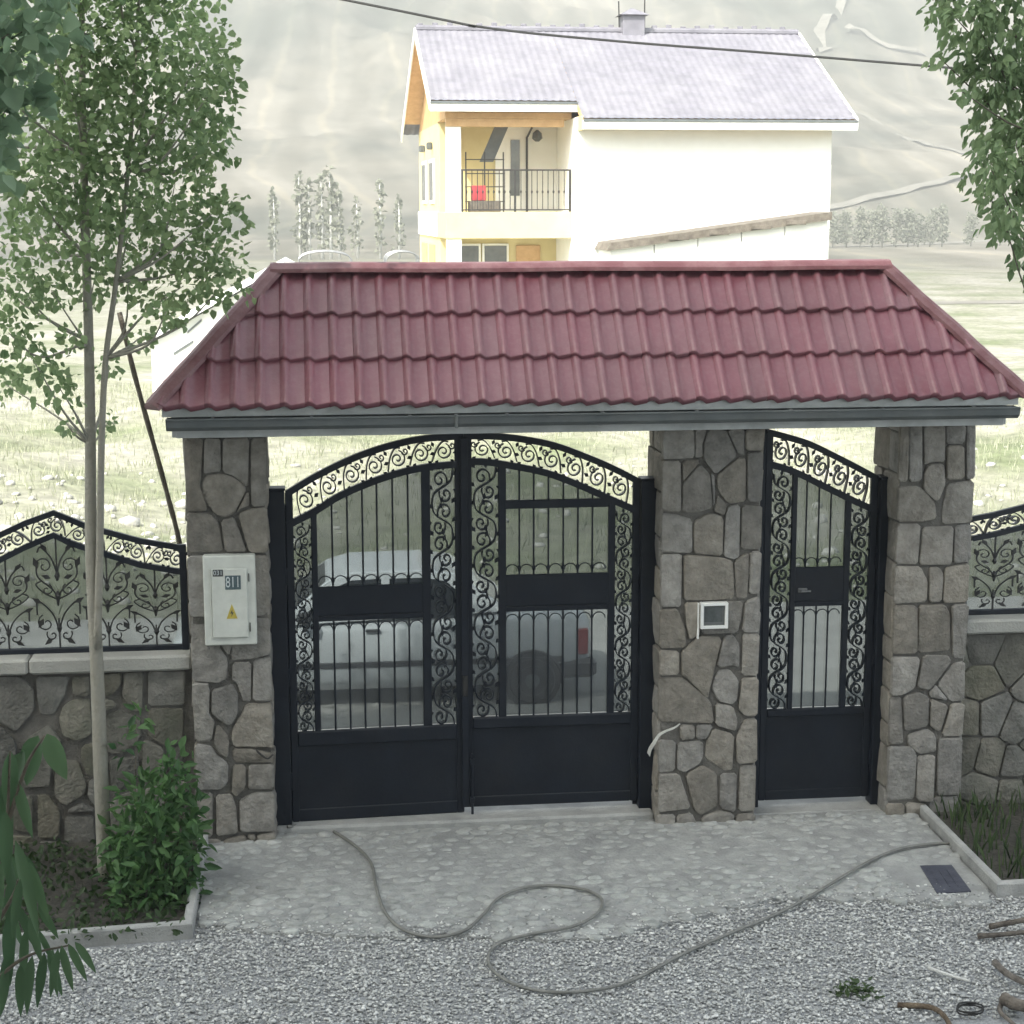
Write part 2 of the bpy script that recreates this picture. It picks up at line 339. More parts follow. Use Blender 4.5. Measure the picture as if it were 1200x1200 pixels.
def stone(poly, mapf, depth, m, parent, joint=0.009, name='stone', base=0.03, rnd=0.2):
    P = roundpoly(inset(poly, joint), rnd); n = len(P); c = sum(P)/n
    P = [p+np.array([random.uniform(-1, 1), random.uniform(-1, 1)])*0.0035 for p in P]
    sz = max(np.linalg.norm(p-c) for p in P)
    tilt = np.array([random.uniform(-1, 1), random.uniform(-1, 1)])*0.085
    lev = [(1.0, -base), (1.0, depth*0.6), (1-min(0.005/sz, .15), depth*0.9), (1-min(0.015/sz, .35), depth), (.5, depth+random.uniform(.002, .011))]
    vs = []; fs = []
    for s, h in lev:
        for p in P:
            q = c+(p-c)*s; hh = h+((q-c)@tilt+(random.uniform(-.0025, .0025) if s < 1 else 0) if h > 0 else 0)
            vs.append(mapf(q[0], q[1], hh))
    for i in range(len(lev)-1):
        for j in range(n):
            a = i*n+j; b = i*n+(j+1) % n; fs.append((a, b, b+n, a+n))
    k = len(vs); vs.append(mapf(c[0], c[1], depth+random.uniform(0.003, 0.013)))
    o0 = (len(lev)-1)*n
    for j in range(n): fs.append((o0+j, o0+(j+1) % n, k))
    mb = MB().add(vs, fs); return mb.build(name, m, parent)
def front(y0): return lambda a, b, h: (a, y0-h, b)
def leftface(x0): return lambda a, b, h: (x0-h, a, b)
def rightface(x0): return lambda a, b, h: (x0+h, -a, b)
def voronoi(x0, x1, z0, z1, seeds):
    cells = []
    for i, s in enumerate(seeds):
        P = [np.array(p, float) for p in ((x0, z0), (x1, z0), (x1, z1), (x0, z1))]
        for j, t in enumerate(seeds):
            if i == j or not P: continue
            mid = (s+t)/2; nn = t-s; Q = []
            for k in range(len(P)):
                a, b = P[k], P[(k+1) % len(P)]; da, db = (a-mid)@nn, (b-mid)@nn
                if da <= 0: Q.append(a)
                if da*db < 0: Q.append(a+(b-a)*da/(da-db))
            P = Q
        R_ = []
        for k, p in enumerate(P):
            if np.linalg.norm(p-P[k-1]) > 0.035: R_.append(p)
        if len(R_) >= 3: cells.append(R_)
    return cells
def seedgrid(x0, x1, z0, z1, sp, jit=0.34):
    out = []; nz = max(1, round((z1-z0)/sp)); 
    for j in range(nz):
        nx = max(1, round((x1-x0)/sp))
        for i in range(nx):
            out.append(np.array([x0+(i+.5+(0.25 if j % 2 else -0.25)+random.uniform(-jit, jit))*(x1-x0)/nx, z0+(j+.5+random.uniform(-jit, jit))*(z1-z0)/nz]))
    return out

# ------------------------------------------------------------------ terrain
_g = np.random.default_rng(3).uniform(-1, 1, (64, 64))
def vnoise(x, y):
    xi, yi = np.floor(x).astype(int), np.floor(y).astype(int); fx, fy = x-xi, y-yi
    fx, fy = fx*fx*(3-2*fx), fy*fy*(3-2*fy); q = lambda a, b: _g[a % 64, b % 64]
    return (q(xi, yi)*(1-fx)+q(xi+1, yi)*fx)*(1-fy)+(q(xi, yi+1)*(1-fx)+q(xi+1, yi+1)*fx)*fy
def hill(x, y):
    h = np.zeros_like(x)
    t = np.clip((y-250-0.10*x)/520, 0, 1); h += 165*t**1.25
    rid_ = 1-np.abs(vnoise(x*.014+y*.006, y*.005+3)); r2_ = 1-np.abs(vnoise(x*.036-y*.012+9, y*.013))
    h += np.minimum(t*2.2, 1)*(16*rid_+7*r2_+3*vnoise(x*.09, y*.07+5)+1.2*vnoise(x*.23, y*.19)-18)
    t2 = np.clip((y-40)/120, 0, 1)
    h += t2*(0.5*np.sin(x*0.05+1)+0.4*np.sin(y*0.06+x*0.02))
    near = np.clip((y-9)/4, 0, 1)*np.clip((60-y)/30, 0, 1)
    h += near*(0.12*np.sin(x*0.9+y*0.35)+0.08*np.sin(x*1.7-y*1.1))
    return h
ys = np.concatenate([np.linspace(-40, -8, 9), np.linspace(-6, 8, 9), np.linspace(9, 60, 70), np.geomspace(62, 820, 110)])
xr = np.concatenate([-np.geomspace(520, 26, 36), np.linspace(-25, 25, 70), np.geomspace(26, 560, 40)])
XX, YY = np.meshgrid(xr, ys); ZZ = hill(XX, YY)-0.03
V = np.stack([XX, YY, ZZ], -1).reshape(-1, 3); nx = len(xr); ny = len(ys)
I = np.arange((ny-1)*nx).reshape(ny-1, nx)[:, :-1].ravel()
F = np.stack([I, I+1, I+1+nx, I+nx], 1)
tag(npmesh('ground', V, F, 'terrain', smooth=True), kind='structure')
def gh(x, y): return float(hill(np.array([float(x)]), np.array([float(y)]))[0]-0.03)
# the yard in front of the gate and the lane behind it
def sheet(name, poly, z, m, th=0.0):
    mb = MB()
    mb.add([(p[0], p[1], z) for p in poly], [tuple(range(len(poly)))])
    return tag(mb.build(name, m), kind='structure')
sheet('gravel_yard', [(-14, -14.6), (14, -14.6), (14, -0.6), (-14, -0.6)], -0.015, 'gravel_bed')
sheet('lane', [(-22, 0.95), (22, 0.95), (22, 8.2), (-22, 8.6)], -0.012, 'road')
def strip(name, pts, wd, m, lift=0.08):
    P = catmull([np.array(p, float) for p in pts], 10); mb = MB(); rings = []
    for i in range(len(P)):
        t = P[min(i+1, len(P)-1)]-P[max(i-1, 0)]; t /= np.linalg.norm(t); nn = np.array([-t[1], t[0]])*wd/2
        a, b = P[i]-nn, P[i]+nn
        rings.append([(a[0], a[1], gh(*a)+lift), (b[0], b[1], gh(*b)+lift)])
    mb.loft(rings, False, False, closed=False); return tag(mb.build(name, m), kind='structure')

# ------------------------------------------------------------------ gateway: pillars, lintel, roof
PL = (-1.015, -0.375); PM = (2.83, 3.68); PR = (4.83, 5.485); PD = 0.65
ZL = at(600, 505, -0.38)[2]            # underside of the lintel
GW = empty('gateway', (2.2, 0.3, 0.0), 'stone gateway of three pillars under a red tiled hip roof', 'gateway')
def px_poly(zp, ox, oy, sc, Y=0.0, dx=0.0):
    out = []
    for x, y in zp:
        p = at(ox+x/sc, oy+y/sc, Y); out.append(np.array([p[0], p[2]]))
    return out
A = [[(110,38),(295,38),(300,210),(110,220)],[(298,38),(370,38),(345,130),(345,205),(302,212)],[(370,38),(480,38),(550,195),(415,310),(345,215),(345,130)],
 [(484,38),(590,38),(590,200),(553,193)],[(594,38),(712,38),(710,168),(594,168)],[(600,172),(710,172),(702,470),(605,470)],
 [(110,222),(218,222),(222,530),(110,525)],[(224,222),(315,214),(325,235),(224,353)],[(325,237),(385,300),(405,500),(300,535),(224,530),(224,360)],
 [(388,298),(416,315),(415,480),(403,490)],[(552,202),(598,207),(603,470),(490,480),(430,400),(420,314)],[(424,420),(486,482),(470,555),(405,520),(416,480)],
 [(112,528),(215,545),(285,570),(285,770),(112,765)],[(287,580),(390,525),(468,555),(462,785),(287,770)],[(490,484),(564,480),(560,790),(535,805),(464,788),(473,560)],
 [(570,480),(703,480),(697,745),(566,750)],[(112,768),(222,768),(220,1085),(110,1085)],[(230,772),(460,790),(520,810),(535,1042),(330,1047),(230,1047)],
 [(526,808),(617,757),(620,850),(602,1040),(541,1040)],[(622,757),(692,752),(690,1007),(610,1010)],
 [(234,1052),(330,1052),(327,1240),(267,1285),(247,1200)],[(332,1052),(585,1047),(570,1150),(547,1235),(332,1240)],[(590,1045),(688,1014),(682,1232),(575,1232)],
 [(106,1095),(200,1090),(240,1200),(245,1320),(108,1328)]]
Bp = [[(106,160),(208,165),(208,305),(104,312)],[(325,72),(440,77),(455,100),(415,260),(375,440),(350,430),(230,312),(217,300),(217,165)],
 [(470,75),(520,62),(560,130),(560,270),(510,247),(450,265),(425,250),(455,120)],[(575,62),(680,60),(672,312),(570,312)],
 [(103,318),(230,318),(390,460),(408,585),(100,585)],[(430,280),(500,267),(555,330),(545,450),(510,480),(430,460),(395,390),(410,320)],
 [(572,318),(668,318),(660,547),(590,550),(547,500),(560,420)],[(412,472),(520,484),(550,570),(540,635),(415,602)],[(210,595),(300,595),(300,685),(210,690)],
 [(305,592),(405,592),(372,680),(305,685)],[(95,680),(187,690),(187,875),(95,880)],[(195,700),(345,692),(350,780),(330,825),(235,878),(191,860)],
 [(400,617),(528,652),(520,860),(480,872),(355,800),(362,700)],[(590,562),(660,557),(652,817),(540,827),(536,660)],[(95,887),(207,882),(275,1090),(95,1115)],
 [(242,887),(335,832),(430,882),(435,1080),(330,1130),(287,1090)],[(447,882),(545,880),(537,1112),(442,1087)],[(560,832),(650,827),(645,1107),(552,1107)],
 [(93,1120),(182,1120),(182,1212),(91,1212)],[(190,1127),(280,1112),(332,1212),(187,1212)],[(335,1137),(440,1097),(527,1117),(527,1212),(340,1212)],[(535,1122),(645,1114),(645,1205),(535,1205)]]
C_ = [[(232,38),(275,38),(275,250),(270,375),(230,378)],[(278,38),(360,38),(352,370),(276,375)],[(365,38),(490,38),(485,255),(440,258),(390,265),(365,275)],
 [(494,38),(617,38),(605,150),(495,155)],[(498,158),(602,155),(602,360),(495,365)],[(620,38),(680,38),(666,352),(606,358)],
 [(390,268),(480,262),(492,380),(460,480),(430,490),(360,420),(365,320)],[(230,396),(340,398),(430,492),(445,590),(370,610),(226,607)],[(500,385),(660,362),(655,612),(475,627),(470,540)],
 [(226,615),(342,618),(332,860),(222,857)],[(354,640),(540,630),(526,860),(336,865)],[(546,630),(640,620),(632,842),(534,852)],[(219,868),(350,870),(388,950),(385,1082),(210,1090)],
 [(395,873),(455,870),(482,920),(466,1077),(390,1080)],[(490,870),(631,847),(621,1082),(472,1082)],[(208,1098),(326,1098),(326,1380),(197,1382)],
 [(334,1095),(490,1090),(520,1150),(522,1370),(330,1380)],[(528,1090),(619,1085),(607,1415),(530,1410)]]
D_ = [[(192,195),(345,200),(312,385),(240,425),(187,430)],[(360,190),(510,187),(525,225),(435,350),(390,405),(320,385)],[(535,237),(605,224),(600,457),(515,462),(440,360)],
 [(395,402),(435,360),(510,457),(400,437)],[(187,435),(237,432),(241,712),(167,712)],[(245,427),(330,402),(390,432),(391,605),(270,640),(245,630)],[(398,442),(510,482),(460,645),(398,610)],
 [(525,470),(596,465),(586,667),(466,667)],[(270,652),(380,618),(440,660),(437,760),(330,770),(270,717)],[(162,722),(290,725),(320,765),(314,1040),(157,1052)],
 [(325,775),(432,772),(417,1052),(320,1042)],[(448,675),(584,672),(571,1007),(436,1012)],[(147,1060),(252,1058),(252,1200),(145,1200)],[(258,1052),(385,1060),(386,1200),(258,1200)],[(425,1020),(566,1014),(562,1230),(390,1230),(390,1070)]]
E_ = [[(52,38),(160,38),(150,235),(138,330),(190,450),(62,452)],[(165,38),(262,38),(262,228),(200,238),(158,245)],[(268,38),(420,38),(416,325),(330,255),(267,232)],[(425,38),(522,38),(530,420),(430,425)],
 [(170,250),(260,238),(330,258),(408,320),(335,465),(280,490),(225,470),(150,370),(145,300)],[(412,334),(425,420),(370,440),(347,460)],[(63,458),(200,458),(250,520),(275,682),(67,690)],
 [(258,500),(335,480),(355,540),(410,682),(278,684)],[(350,467),(430,434),(532,427),(542,690),(415,687)],[(68,700),(300,700),(300,1048),(77,1048)],[(305,700),(545,700),(545,1048),(305,1048)]]
F_ = [[(80,-95),(235,-95),(240,60),(288,130),(280,235),(230,255),(87,242)],[(315,-95),(522,-95),(520,102),(418,128),(307,135),(300,110)],[(241,-95),(311,-95),(308,60),(291,112),(247,55)],
 [(310,145),(412,142),(412,355),(375,365),(332,260),(307,240)],[(422,130),(520,110),(526,355),(420,355)],[(92,252),(182,254),(187,290),(187,430),(215,462),(200,575),(98,578)],
 [(196,290),(310,257),(340,310),(340,430),(300,495),(240,460),(196,420)],[(385,368),(528,362),(531,612),(500,600),(320,602),(302,560),(312,500),(347,440)],[(226,472),(280,530),(295,580),(287,666),(235,640),(207,580)],
 [(102,585),(195,592),(235,652),(290,692),(285,800),(240,837),(106,837)],[(310,612),(425,610),(520,635),(530,688),(310,690)],[(310,698),(380,698),(385,820),(330,875),(305,850)],
 [(396,695),(530,694),(532,830),(440,834),(396,832)],[(108,850),(203,850),(203,1092),(112,1097)],[(220,860),(310,857),(330,920),(340,1070),(222,1090)],[(345,890),(430,847),(535,845),(537,1052),(350,1067)],
 [(115,1100),(225,1100),(252,1112),(242,1212),(115,1212)],[(263,1102),(340,1080),(380,1082),(430,1160),(430,1212),(250,1212)],[(387,1078),(437,1072),(437,1150)],[(442,1070),(540,1057),(541,1205),(440,1205)]]
for (x0, x1), sets, gl in ((PL, ((E_, 205, 505, 4.8), (F_, 205, 745, 4.615)), 0), (PM, ((A, 755, 495, 5.0), (Bp, 755, 730, 5.0)), 1), (PR, ((C_, 1010, 490, 5.0), (D_, 1010, 730, 5.0)), 2)):
    core = MB().box(x0+.022, x1-.022, .022, PD-.022, -0.3, ZL+0.05)
    p = core.build('pillar', 'mortar', GW)
    for polys, ox, oy, sc in sets:
        for zp in polys:
            P = px_poly(zp, ox, oy, sc)
            P = [np.array([min(max(q[0], x0+.002), x1-.002), min(max(q[1], -0.06), ZL+0.04)]) for q in P]
            # stones that reach the corner run right up to it
            P = [np.array([x0 if q[0]-x0 < 0.045 else (x1 if x1-q[0] < 0.045 else q[0]), q[1]]) for q in P]
            stone(P, front(0.022), 0.024+random.uniform(-.005, .012), 'stone', p, joint=0.0025, base=0.02)
    for face, xf in ((leftface, x0+.022), (rightface, x1-.022)):
        z = -0.05
        while z < ZL:
            h = min(random.uniform(.2, .42), ZL+0.03-z)
            if ZL-z-h < .1: h = ZL+.03-z
            cut = random.uniform(.22, .42); sgn = 1 if face is leftface else -1
            for a0, a1 in ((.022, cut), (cut, PD-.022)):
                q = [(sgn*a0, z), (sgn*a1, z), (sgn*a1, z+h), (sgn*a0, z+h)]
                q = [np.array([a+random.uniform(-.012, .012) if a not in (sgn*.022, sgn*(PD-.022)) else a, b]) for a, b in q]
                stone(q, face(xf), 0.022, 'stone', p, joint=0.007, base=0.01)
            z += h
# lintel, soffit and gutter
EY = -0.52; BY = 1.18; RY = 0.33
LX0 = at(207, 514, -0.38)[0]; LX1 = at(1174, 493, -0.38)[0]
ZF = ZL+0.30
MB().box(LX0, LX1, -0.38, 1.04, ZL, ZL+0.02, .004).build('soffit_board', 'soffit', GW)
for a0, a1, y0, y1 in ((LX0-.003, LX1+.003, -0.415, -0.383), (LX0-.003, LX1+.003, 1.043, 1.075)):
    MB().box(a0, a1, y0, y1, ZL-0.012, ZF-.06, .004).build('fascia_board', 'fascia', GW)
for a in (LX0-.035, LX1+.003):
    MB().box(a, a+.032, -0.382, 1.042, ZL-0.01, ZF-.06, .004).build('fascia_board', 'fascia', GW)
MB().box(PL[0]+.03, PR[1]-.03, .06, PD-.06, ZL+.022, ZF, .01).build('lintel', 'concrete', GW)
ex0_ = at(180, 482, EY)[0]; ex1_ = at(1203, 464, EY)[0]
gx0 = at(186, 488, -0.56)[0]; gx1 = at(1199, 470, -0.56)[0]
zg1 = at(600, 486, -0.57)[2]; zg0 = at(600, 500, -0.57)[2]
prof = [(-0.425, zg1), (-0.43, zg0+.015), (-0.455, zg0), (-0.53, zg0), (-0.565, zg0+.03), (-0.575, zg1-.012), (-0.585, zg1-.006), (-0.585, zg1+.004), (-0.568, zg1+.004), (-0.558, zg0+.035), (-0.527, zg0+.008), (-0.458, zg0+.008), (-0.438, zg0+.02), (-0.433, zg1)]
gut = MB(); k = len(prof)
gut.loft([[(x, y, z) for y, z in prof] for x in np.linspace(gx0+.05, gx1-.03, 12)])
g_ob = gut.build('gutter', 'gutter', GW)
for xx in (gx0+.05, gx1-.03):
    e = MB(); e.add([(xx, y, z) for y, z in prof[:7]], [tuple(range(7))]); e.v += [(xx+.006, y, z) for y, z in prof[:7]]; e.f.append(tuple(range(13, 6, -1)))
    for j in range(7): e.f.append((j, (j+1) % 7, 7+(j+1) % 7, 7+j))
    e.build('end_cap', 'gutter', g_ob)
for xx in np.linspace(gx0+.4, gx1-.4, 9):
    MB().box(xx-.012, xx+.012, -0.588, -0.42, zg1+.003, zg1+.008).build('bracket', 'gutter', g_ob)
MB().box(ex0_+.06, ex1_-.06, -0.505, -0.49, zg1+.012, zg1+.085).build('drip_board', 'fascia', GW)
jx = at(535, 493, -0.58)[0]
MB().box(jx-.012, jx+.012, -0.590, -0.50, zg0-.004, zg1+.008, .003).build('joint_clip', 'gutter', g_ob)

# the tiled hip roof
ze = at(690, 472, EY)[2]; zr = at(690, 318, RY)[2]
ex0 = at(180, 482, EY)[0]; ex1 = at(1203, 464, EY)[0]; rx0 = at(324, 312, RY)[0]; rx1 = at(1035, 306, RY)[0]
roof = MB()
i_ = 0.02
roof.add([(ex0+.05, EY+.05, ze-i_), (ex1-.05, EY+.05, ze-i_), (ex1-.05, BY-.05, ze-i_), (ex0+.05, BY-.05, ze-i_), (rx0, RY, zr-i_-.02), (rx1, RY, zr-i_-.02)],
         [(0, 1, 5, 4), (1, 2, 5), (2, 3, 4, 5), (3, 0, 4), (3, 2, 1, 0)])
RF = roof.build('roof', 'bark_dark', GW)
def wave(u): 
    t = (u/0.19) % 1.0                      # a rounded roll and a flat, slightly sagging pan
    return math.sin(math.pi*t/.46)**1.3 if t < .46 else -.10*math.sin(math.pi*(t-.46)/.54)
def tile_slope(Eo, ux, up, nrm, W, Lh, hipL, hipR, rows=3, name='tile'):
    """Eo eave start, ux along the eave, up along the slope, hipL/hipR inward run per unit of slope length"""
    nw = int(W/0.19)+1; rh = Lh/rows
    for r in range(rows):
        for i in range(nw):
            us = [(i+q)*0.19 for q in (0, .1, .18, .28, .38, .46, .73, 1.0)]
            vs = []; jv = random.uniform(-.004, .004); jh = random.uniform(-.002, .003)
            v0, v1 = r*rh, min((r+1)*rh+0.02, Lh)
            if us[-1] <= hipL*v0 or us[0] >= W-hipR*v0: continue
            for s, (v, lift) in enumerate(((v0, -0.004), (v0, 0.044), (v0+.012, 0.047), (v0+rh*.5, 0.030), (v1, 0.010))):
                for u in us:
                    wv = wave(u); vv = v-(0.022*(.5-.5*math.cos(2*math.pi*(u/.19+.04))) if s < 3 else 0)
                    uu = min(max(u, hipL*max(vv, 0)), W-hipR*max(vv, 0))
                    h = lift+jh+0.034*wv; vv += jv if s < 3 else 0
                    if s == 0: h -= 0.006
                    vs.append(tuple(Eo+ux*uu+up*vv+nrm*h))
            fs = [(a*8+b, a*8+b+1, a*8+b+9, a*8+b+8) for a in range(4) for b in range(7)]
            MB().add(vs, fs).build(name, 'tile', RF, smooth=True)
def slope_axes(P0, P1, T0, T1):
    P0, P1, T0, T1 = [np.array(p, float) for p in (P0, P1, T0, T1)]
    ux = P1-P0; W = np.linalg.norm(ux); ux /= W
    d = T0-P0; a = d@ux; up = d-ux*a; Lh = np.linalg.norm(up); up /= Lh
    nrm = np.cross(ux, up); e = (T1-P1)@ux
    return P0, ux, up, nrm, W, Lh, a/Lh, -e/Lh
fe = [(ex0, EY, ze), (ex1, EY, ze), (ex1, BY, ze), (ex0, BY, ze)]; rA, rB = (rx0, RY, zr), (rx1, RY, zr)
tile_slope(*slope_axes(fe[0], fe[1], rA, rB))
tile_slope(*slope_axes(fe[1], fe[2], rB, rB))
tile_slope(*slope_axes(fe[2], fe[3], rB, rA))
tile_slope(*slope_axes(fe[3], fe[0], rA, rA))
def cap(a, b, wd, name, th=0.05):
    a, b = np.array(a, float), np.array(b, float); t = (b-a)/np.linalg.norm(b-a); s = np.cross(t, [0, 0, 1.0]); s /= np.linalg.norm(s); u = np.cross(s, t)
    pr = [(-wd, -.03), (-wd*.95, .0), (-wd*.45, th*.8), (0, th), (wd*.45, th*.8), (wd*.95, .0), (wd, -.03)]
    n = 8; rings = [[tuple(a+(b-a)*k/n+s*x+u*(y+.004*math.sin(k*1.9))) for x, y in pr] for k in range(n+1)]
    mb = MB(); mb.loft(rings, True, True); return mb.build(name, 'tile_cap', RF)
cap((rx0-.05, RY, zr+.035), (rx1+.05, RY, zr+.035), .10, 'ridge_cap')
for c_, r_ in ((fe[0], rA), (fe[1], rB), (fe[2], rB), (fe[3], rA)):
    v = np.array(r_)-np.array(c_); cap(np.array(c_)+np.array([0, 0, .035])-v*.02, np.array(r_)+np.array([0, 0, .05]), .085, 'hip_cap', .045)

# ------------------------------------------------------------------ gates
GY = 0.33
def G(x, y, Y=GY): p = at(x, y, Y); return np.array([p[0], p[2]])
TH = 0.045
def spiral(cx, cz, r, turns, a0, sg, n=22):
    return [(cx+r*(1-.86*k/n)*math.cos(a0+sg*turns*2*math.pi*k/n), 0.0, cz+r*(1-.86*k/n)*math.sin(a0+sg*turns*2*math.pi*k/n)) for k in range(n+1)]
def leaf2(mb, x, z, a, l, wd):
    ca, sa = math.cos(a), math.sin(a); P = [(0, 0), (l*.45, wd), (l, 0), (l*.45, -wd)]
    mb.prism_xz([(x+p*ca-q*sa, z+p*sa+q*ca) for p, q in P], -.006, .006)
def scroll_mesh(kind):
    """one wrought scroll, about 1 unit wide, 1 high, centred; scaled when placed"""
    mb = MB(); r = 0.035
    if kind == 'vine':
        mb.tube(catmull([(-.42, 0, -.56), (-.30, 0, -.2), (.30, 0, .15), (.42, 0, .56)], 5), r, 4)
        mb.tube([(x, .01, z) for x, _, z in spiral(-.10, .20, .30, 1.3, -.4, 1)], r, 4)
        mb.tube([(x, .01, z) for x, _, z in spiral(.14, -.26, .27, 1.3, 2.7, 1)], r, 4)
        for x, z, a in ((-.38, -.1, 2.4), (.36, .34, .6), (.05, .48, 1.8), (-.1, -.5, -1.2), (.42, -.1, -.4), (-.36, .48, 2.2)): leaf2(mb, x, z, a, .24, .075)
    else:
        mb.tube(catmull([(-.5, 0, -.42), (-.28, 0, .1), (.0, 0, .42), (.24, 0, .40)], 5), r, 4)
        mb.tube([(x, .01, z) for x, _, z in spiral(.02, -.02, .36, 1.6, 1.2, -1)], r, 4)
        mb.tube(spiral(.40, .22, .16, 1.2, 3.4, 1, 12), r*.9, 4)
        for x, z, a in ((-.40, .2, 1.9), (.30, -.36, -.7), (-.22, -.36, -2.2), (.42, -.1, .2), (-.1, .44, 2.4)): leaf2(mb, x, z, a, .26, .08)
    return mb
PROTO = {}
def put_scroll(kind, parent, x, z, sx, sz, rot=0.0, flip=1):
    if kind not in PROTO:
        o = scroll_mesh(kind).build('scroll', 'iron', None); PROTO[kind] = o
        o.parent = parent; o.location = (x, 0, z); o.scale = (sx*flip, 1, sz); o.rotation_euler = (0, -rot, 0); return
    share(PROTO[kind], parent, (x, 0, z), (sx*flip, 1, sz), (0, -rot, 0))
def lerp_arc(P, x):
    for a, b in zip(P[:-1], P[1:]):
        lo, hi = (a, b) if a[0] <= b[0] else (b, a)
        if lo[0] <= x <= hi[0]: return lo[1]+(hi[1]-lo[1])*(x-lo[0])/(hi[0]-lo[0]+1e-9)
    return P[0][1] if abs(x-P[0][0]) < abs(x-P[-1][0]) else P[-1][1]
def make_leaf(name, label, cat, org, rz, xs, zs, up, lo, bars, crossbar=None, hinge_left=True, nsc=7, group=None):
    """xs: outer left, strip|stile edges, outer right (absolute X); zs: bottom, bottom rail top, mid rail bottom, mid rail top, panel low, panel high"""
    E = empty(name, org, label, cat, group, rz=rz); ORG[E.name] = Vector((0, 0, 0))
    ox, oz = org[0], org[2]
    L_ = lambda x: x-ox
    xa, xb, xc, xd, xe, xf = [v-ox for v in xs]     # outer left, inner stile 1 (l,r), inner stile 2 (l,r), outer right
    up = [(p[0]-ox, p[1]) for p in catmull(up, 5)]; lo = [(p[0]-ox, p[1]) for p in catmull(lo, 5)]
    st = 0.062; z0, z1, z2, z3, z4, z5 = zs; h = TH/2
    def part(nm, mb, m='iron'): return mb.build(nm, m, E)
    part('stile', MB().box(xa, xa+st, -h, h, z0, lerp_arc(up, xa+.02)+.01, .006)); part('stile', MB().box(xf-st, xf, -h, h, z0, lerp_arc(up, xf-.02)+.01, .006))
    part('arch_rail', MB().bar(up, .052, -h-.004, h+.004)); part('arch_rail', MB().bar(lo, .055, -h-.003, h+.003))
    for a, b in ((xb, xc), (xd, xe)): part('stile', MB().box(a, b, -h+.002, h-.002, z3-.01, lerp_arc(lo, (a+b)/2)-.01, .005))
    part('rail', MB().box(xa+st-.004, xf-st+.004, -h+.003, h-.003, z0, z1, .006))
    part('rail', MB().box(xa+st-.004, xf-st+.004, -h-.012, h-.004, z2, z3, .01))
    part('panel', MB().box(xa+st-.01, xf-st+.01, -.008, .006, z1-.005, z2+.005))
    part('panel', MB().box(xc-.006, xd+.006, -.014, .010, z4, z5, .006))
    part('rail', MB().box(xc-.006, xd+.006, -h+.006, h-.006, z4-.045, z4-.002, .005))
    if crossbar: part('rail', MB().box(xc-.006, xd+.006, -h+.006, h-.006, crossbar[0], crossbar[1], .005))
    for bx in bars:
        x = bx-ox; zt = lerp_arc(lo, x)-.015
        m_ = MB(); m_.tube([(x, 0, z5-.005), (x, 0, z5+.03), (x, 0, z5+.055), (x, 0, z5+.08), (x, 0, zt)], [.008, .009, .018, .008, .008], 6); part('bar', m_)
        m_ = MB(); m_.tube([(x, 0, z3-.005), (x, 0, z4-.03)], [.008, .008], 6); part('bar', m_)
    bs = [b-ox for b in bars]; sp = abs(bs[1]-bs[0])
    for q, x in enumerate([bs[0]-sp]+bs):                   # little arches tying the bars
        for zz in (z5+.035, z4-.12):
            if x+sp/2 < xc+.01 or x+sp/2 > xd-.01: continue
            m_ = MB(); m_.tube([(x+sp/2-sp*.44*math.cos(a), 0, zz+sp*.42*math.sin(a)) for a in np.linspace(0, math.pi, 8)], .006, 4); part('ring', m_)
    # scroll strips beside the bar panels
    for a, b in ((xa+st, xb), (xe, xf-st)):
        wdt = b-a; top = min(lerp_arc(lo, a), lerp_arc(lo, b))-.03; hh = top-z3; n = max(1, round(hh/(wdt*1.25))); u = hh/n
        for k in range(n): put_scroll('vine', E, (a+b)/2, z3+(k+.5)*u, wdt*1.02, u*.98, 0, 1 if k % 2 else -1)
    # scroll band between the two arches
    n = nsc; xl, xr_ = xa+st, xf-st
    for k in range(n):
        x = xl+(k+.5)*(xr_-xl)/n; zu, zl_ = lerp_arc(up, x), lerp_arc(lo, x); dz = (lerp_arc(up, x+.05)-lerp_arc(up, x-.05))/.1
        put_scroll('band', E, x, (zu+zl_)/2, (xr_-xl)/n*1.0, max(zu-zl_-.04, .05), math.atan(dz), 1 if hinge_left else -1)
    # tinted panes behind the ironwork
    def pane(x0, x1):
        n = 8; P = [(x0, z3)]+[(x1, z3)]+[(x, lerp_arc(lo, x)-.0) for x in np.linspace(x1, x0, n)]
        part('pane', MB().prism_xz(P, h+.002, h+.006), 'pane')
    pane(xa+.02, xf-.02)
    return E, z0, h
# left leaf: its hinge side stands a little nearer than the meeting stile
zb = G(450, 953)[1]
upL = [G(*p) for p in ((336, 577), (366, 559), (400, 542), (430, 530), (460, 521), (495, 514), (543, 511))]
loL = [G(*p) for p in ((336, 614), (368, 598), (394, 582), (420, 570), (456, 557), (494, 548), (543, 543))]
xsL = [G(338, 750)[0], G(366, 700)[0], G(373, 700)[0], G(495, 700)[0], G(505, 700)[0], G(543, 750)[0]]
zsL = [G(450, 955)[1], G(450, 941)[1], G(450, 868)[1], G(450, 851)[1], G(450, 718)[1], G(450, 684)[1]]
barsL = [G(x, 600)[0] for x in (388.6, 406.6, 424.4, 441.5, 460, 478)]
EL, z0, hh = make_leaf('gate_leaf', 'black iron driveway gate leaf hung on the pillar with the meter box', 'gate', (xsL[0], GY-.07, 0), R(3.0), xsL, zsL, upL, loL, barsL, group='driveway gate leaves')
upR = [G(*p) for p in ((543, 511), (575, 511), (608, 514), (650, 522), (696, 539), (725, 552), (748, 564))]
loR = [G(*p) for p in ((543, 541), (565, 541), (590, 544), (640, 554), (680, 569), (716, 585), (748, 599))]
xsR = [G(545, 750)[0], G(584, 700)[0], G(593, 700)[0], G(712, 700)[0], G(720, 700)[0], G(748, 750)[0]]
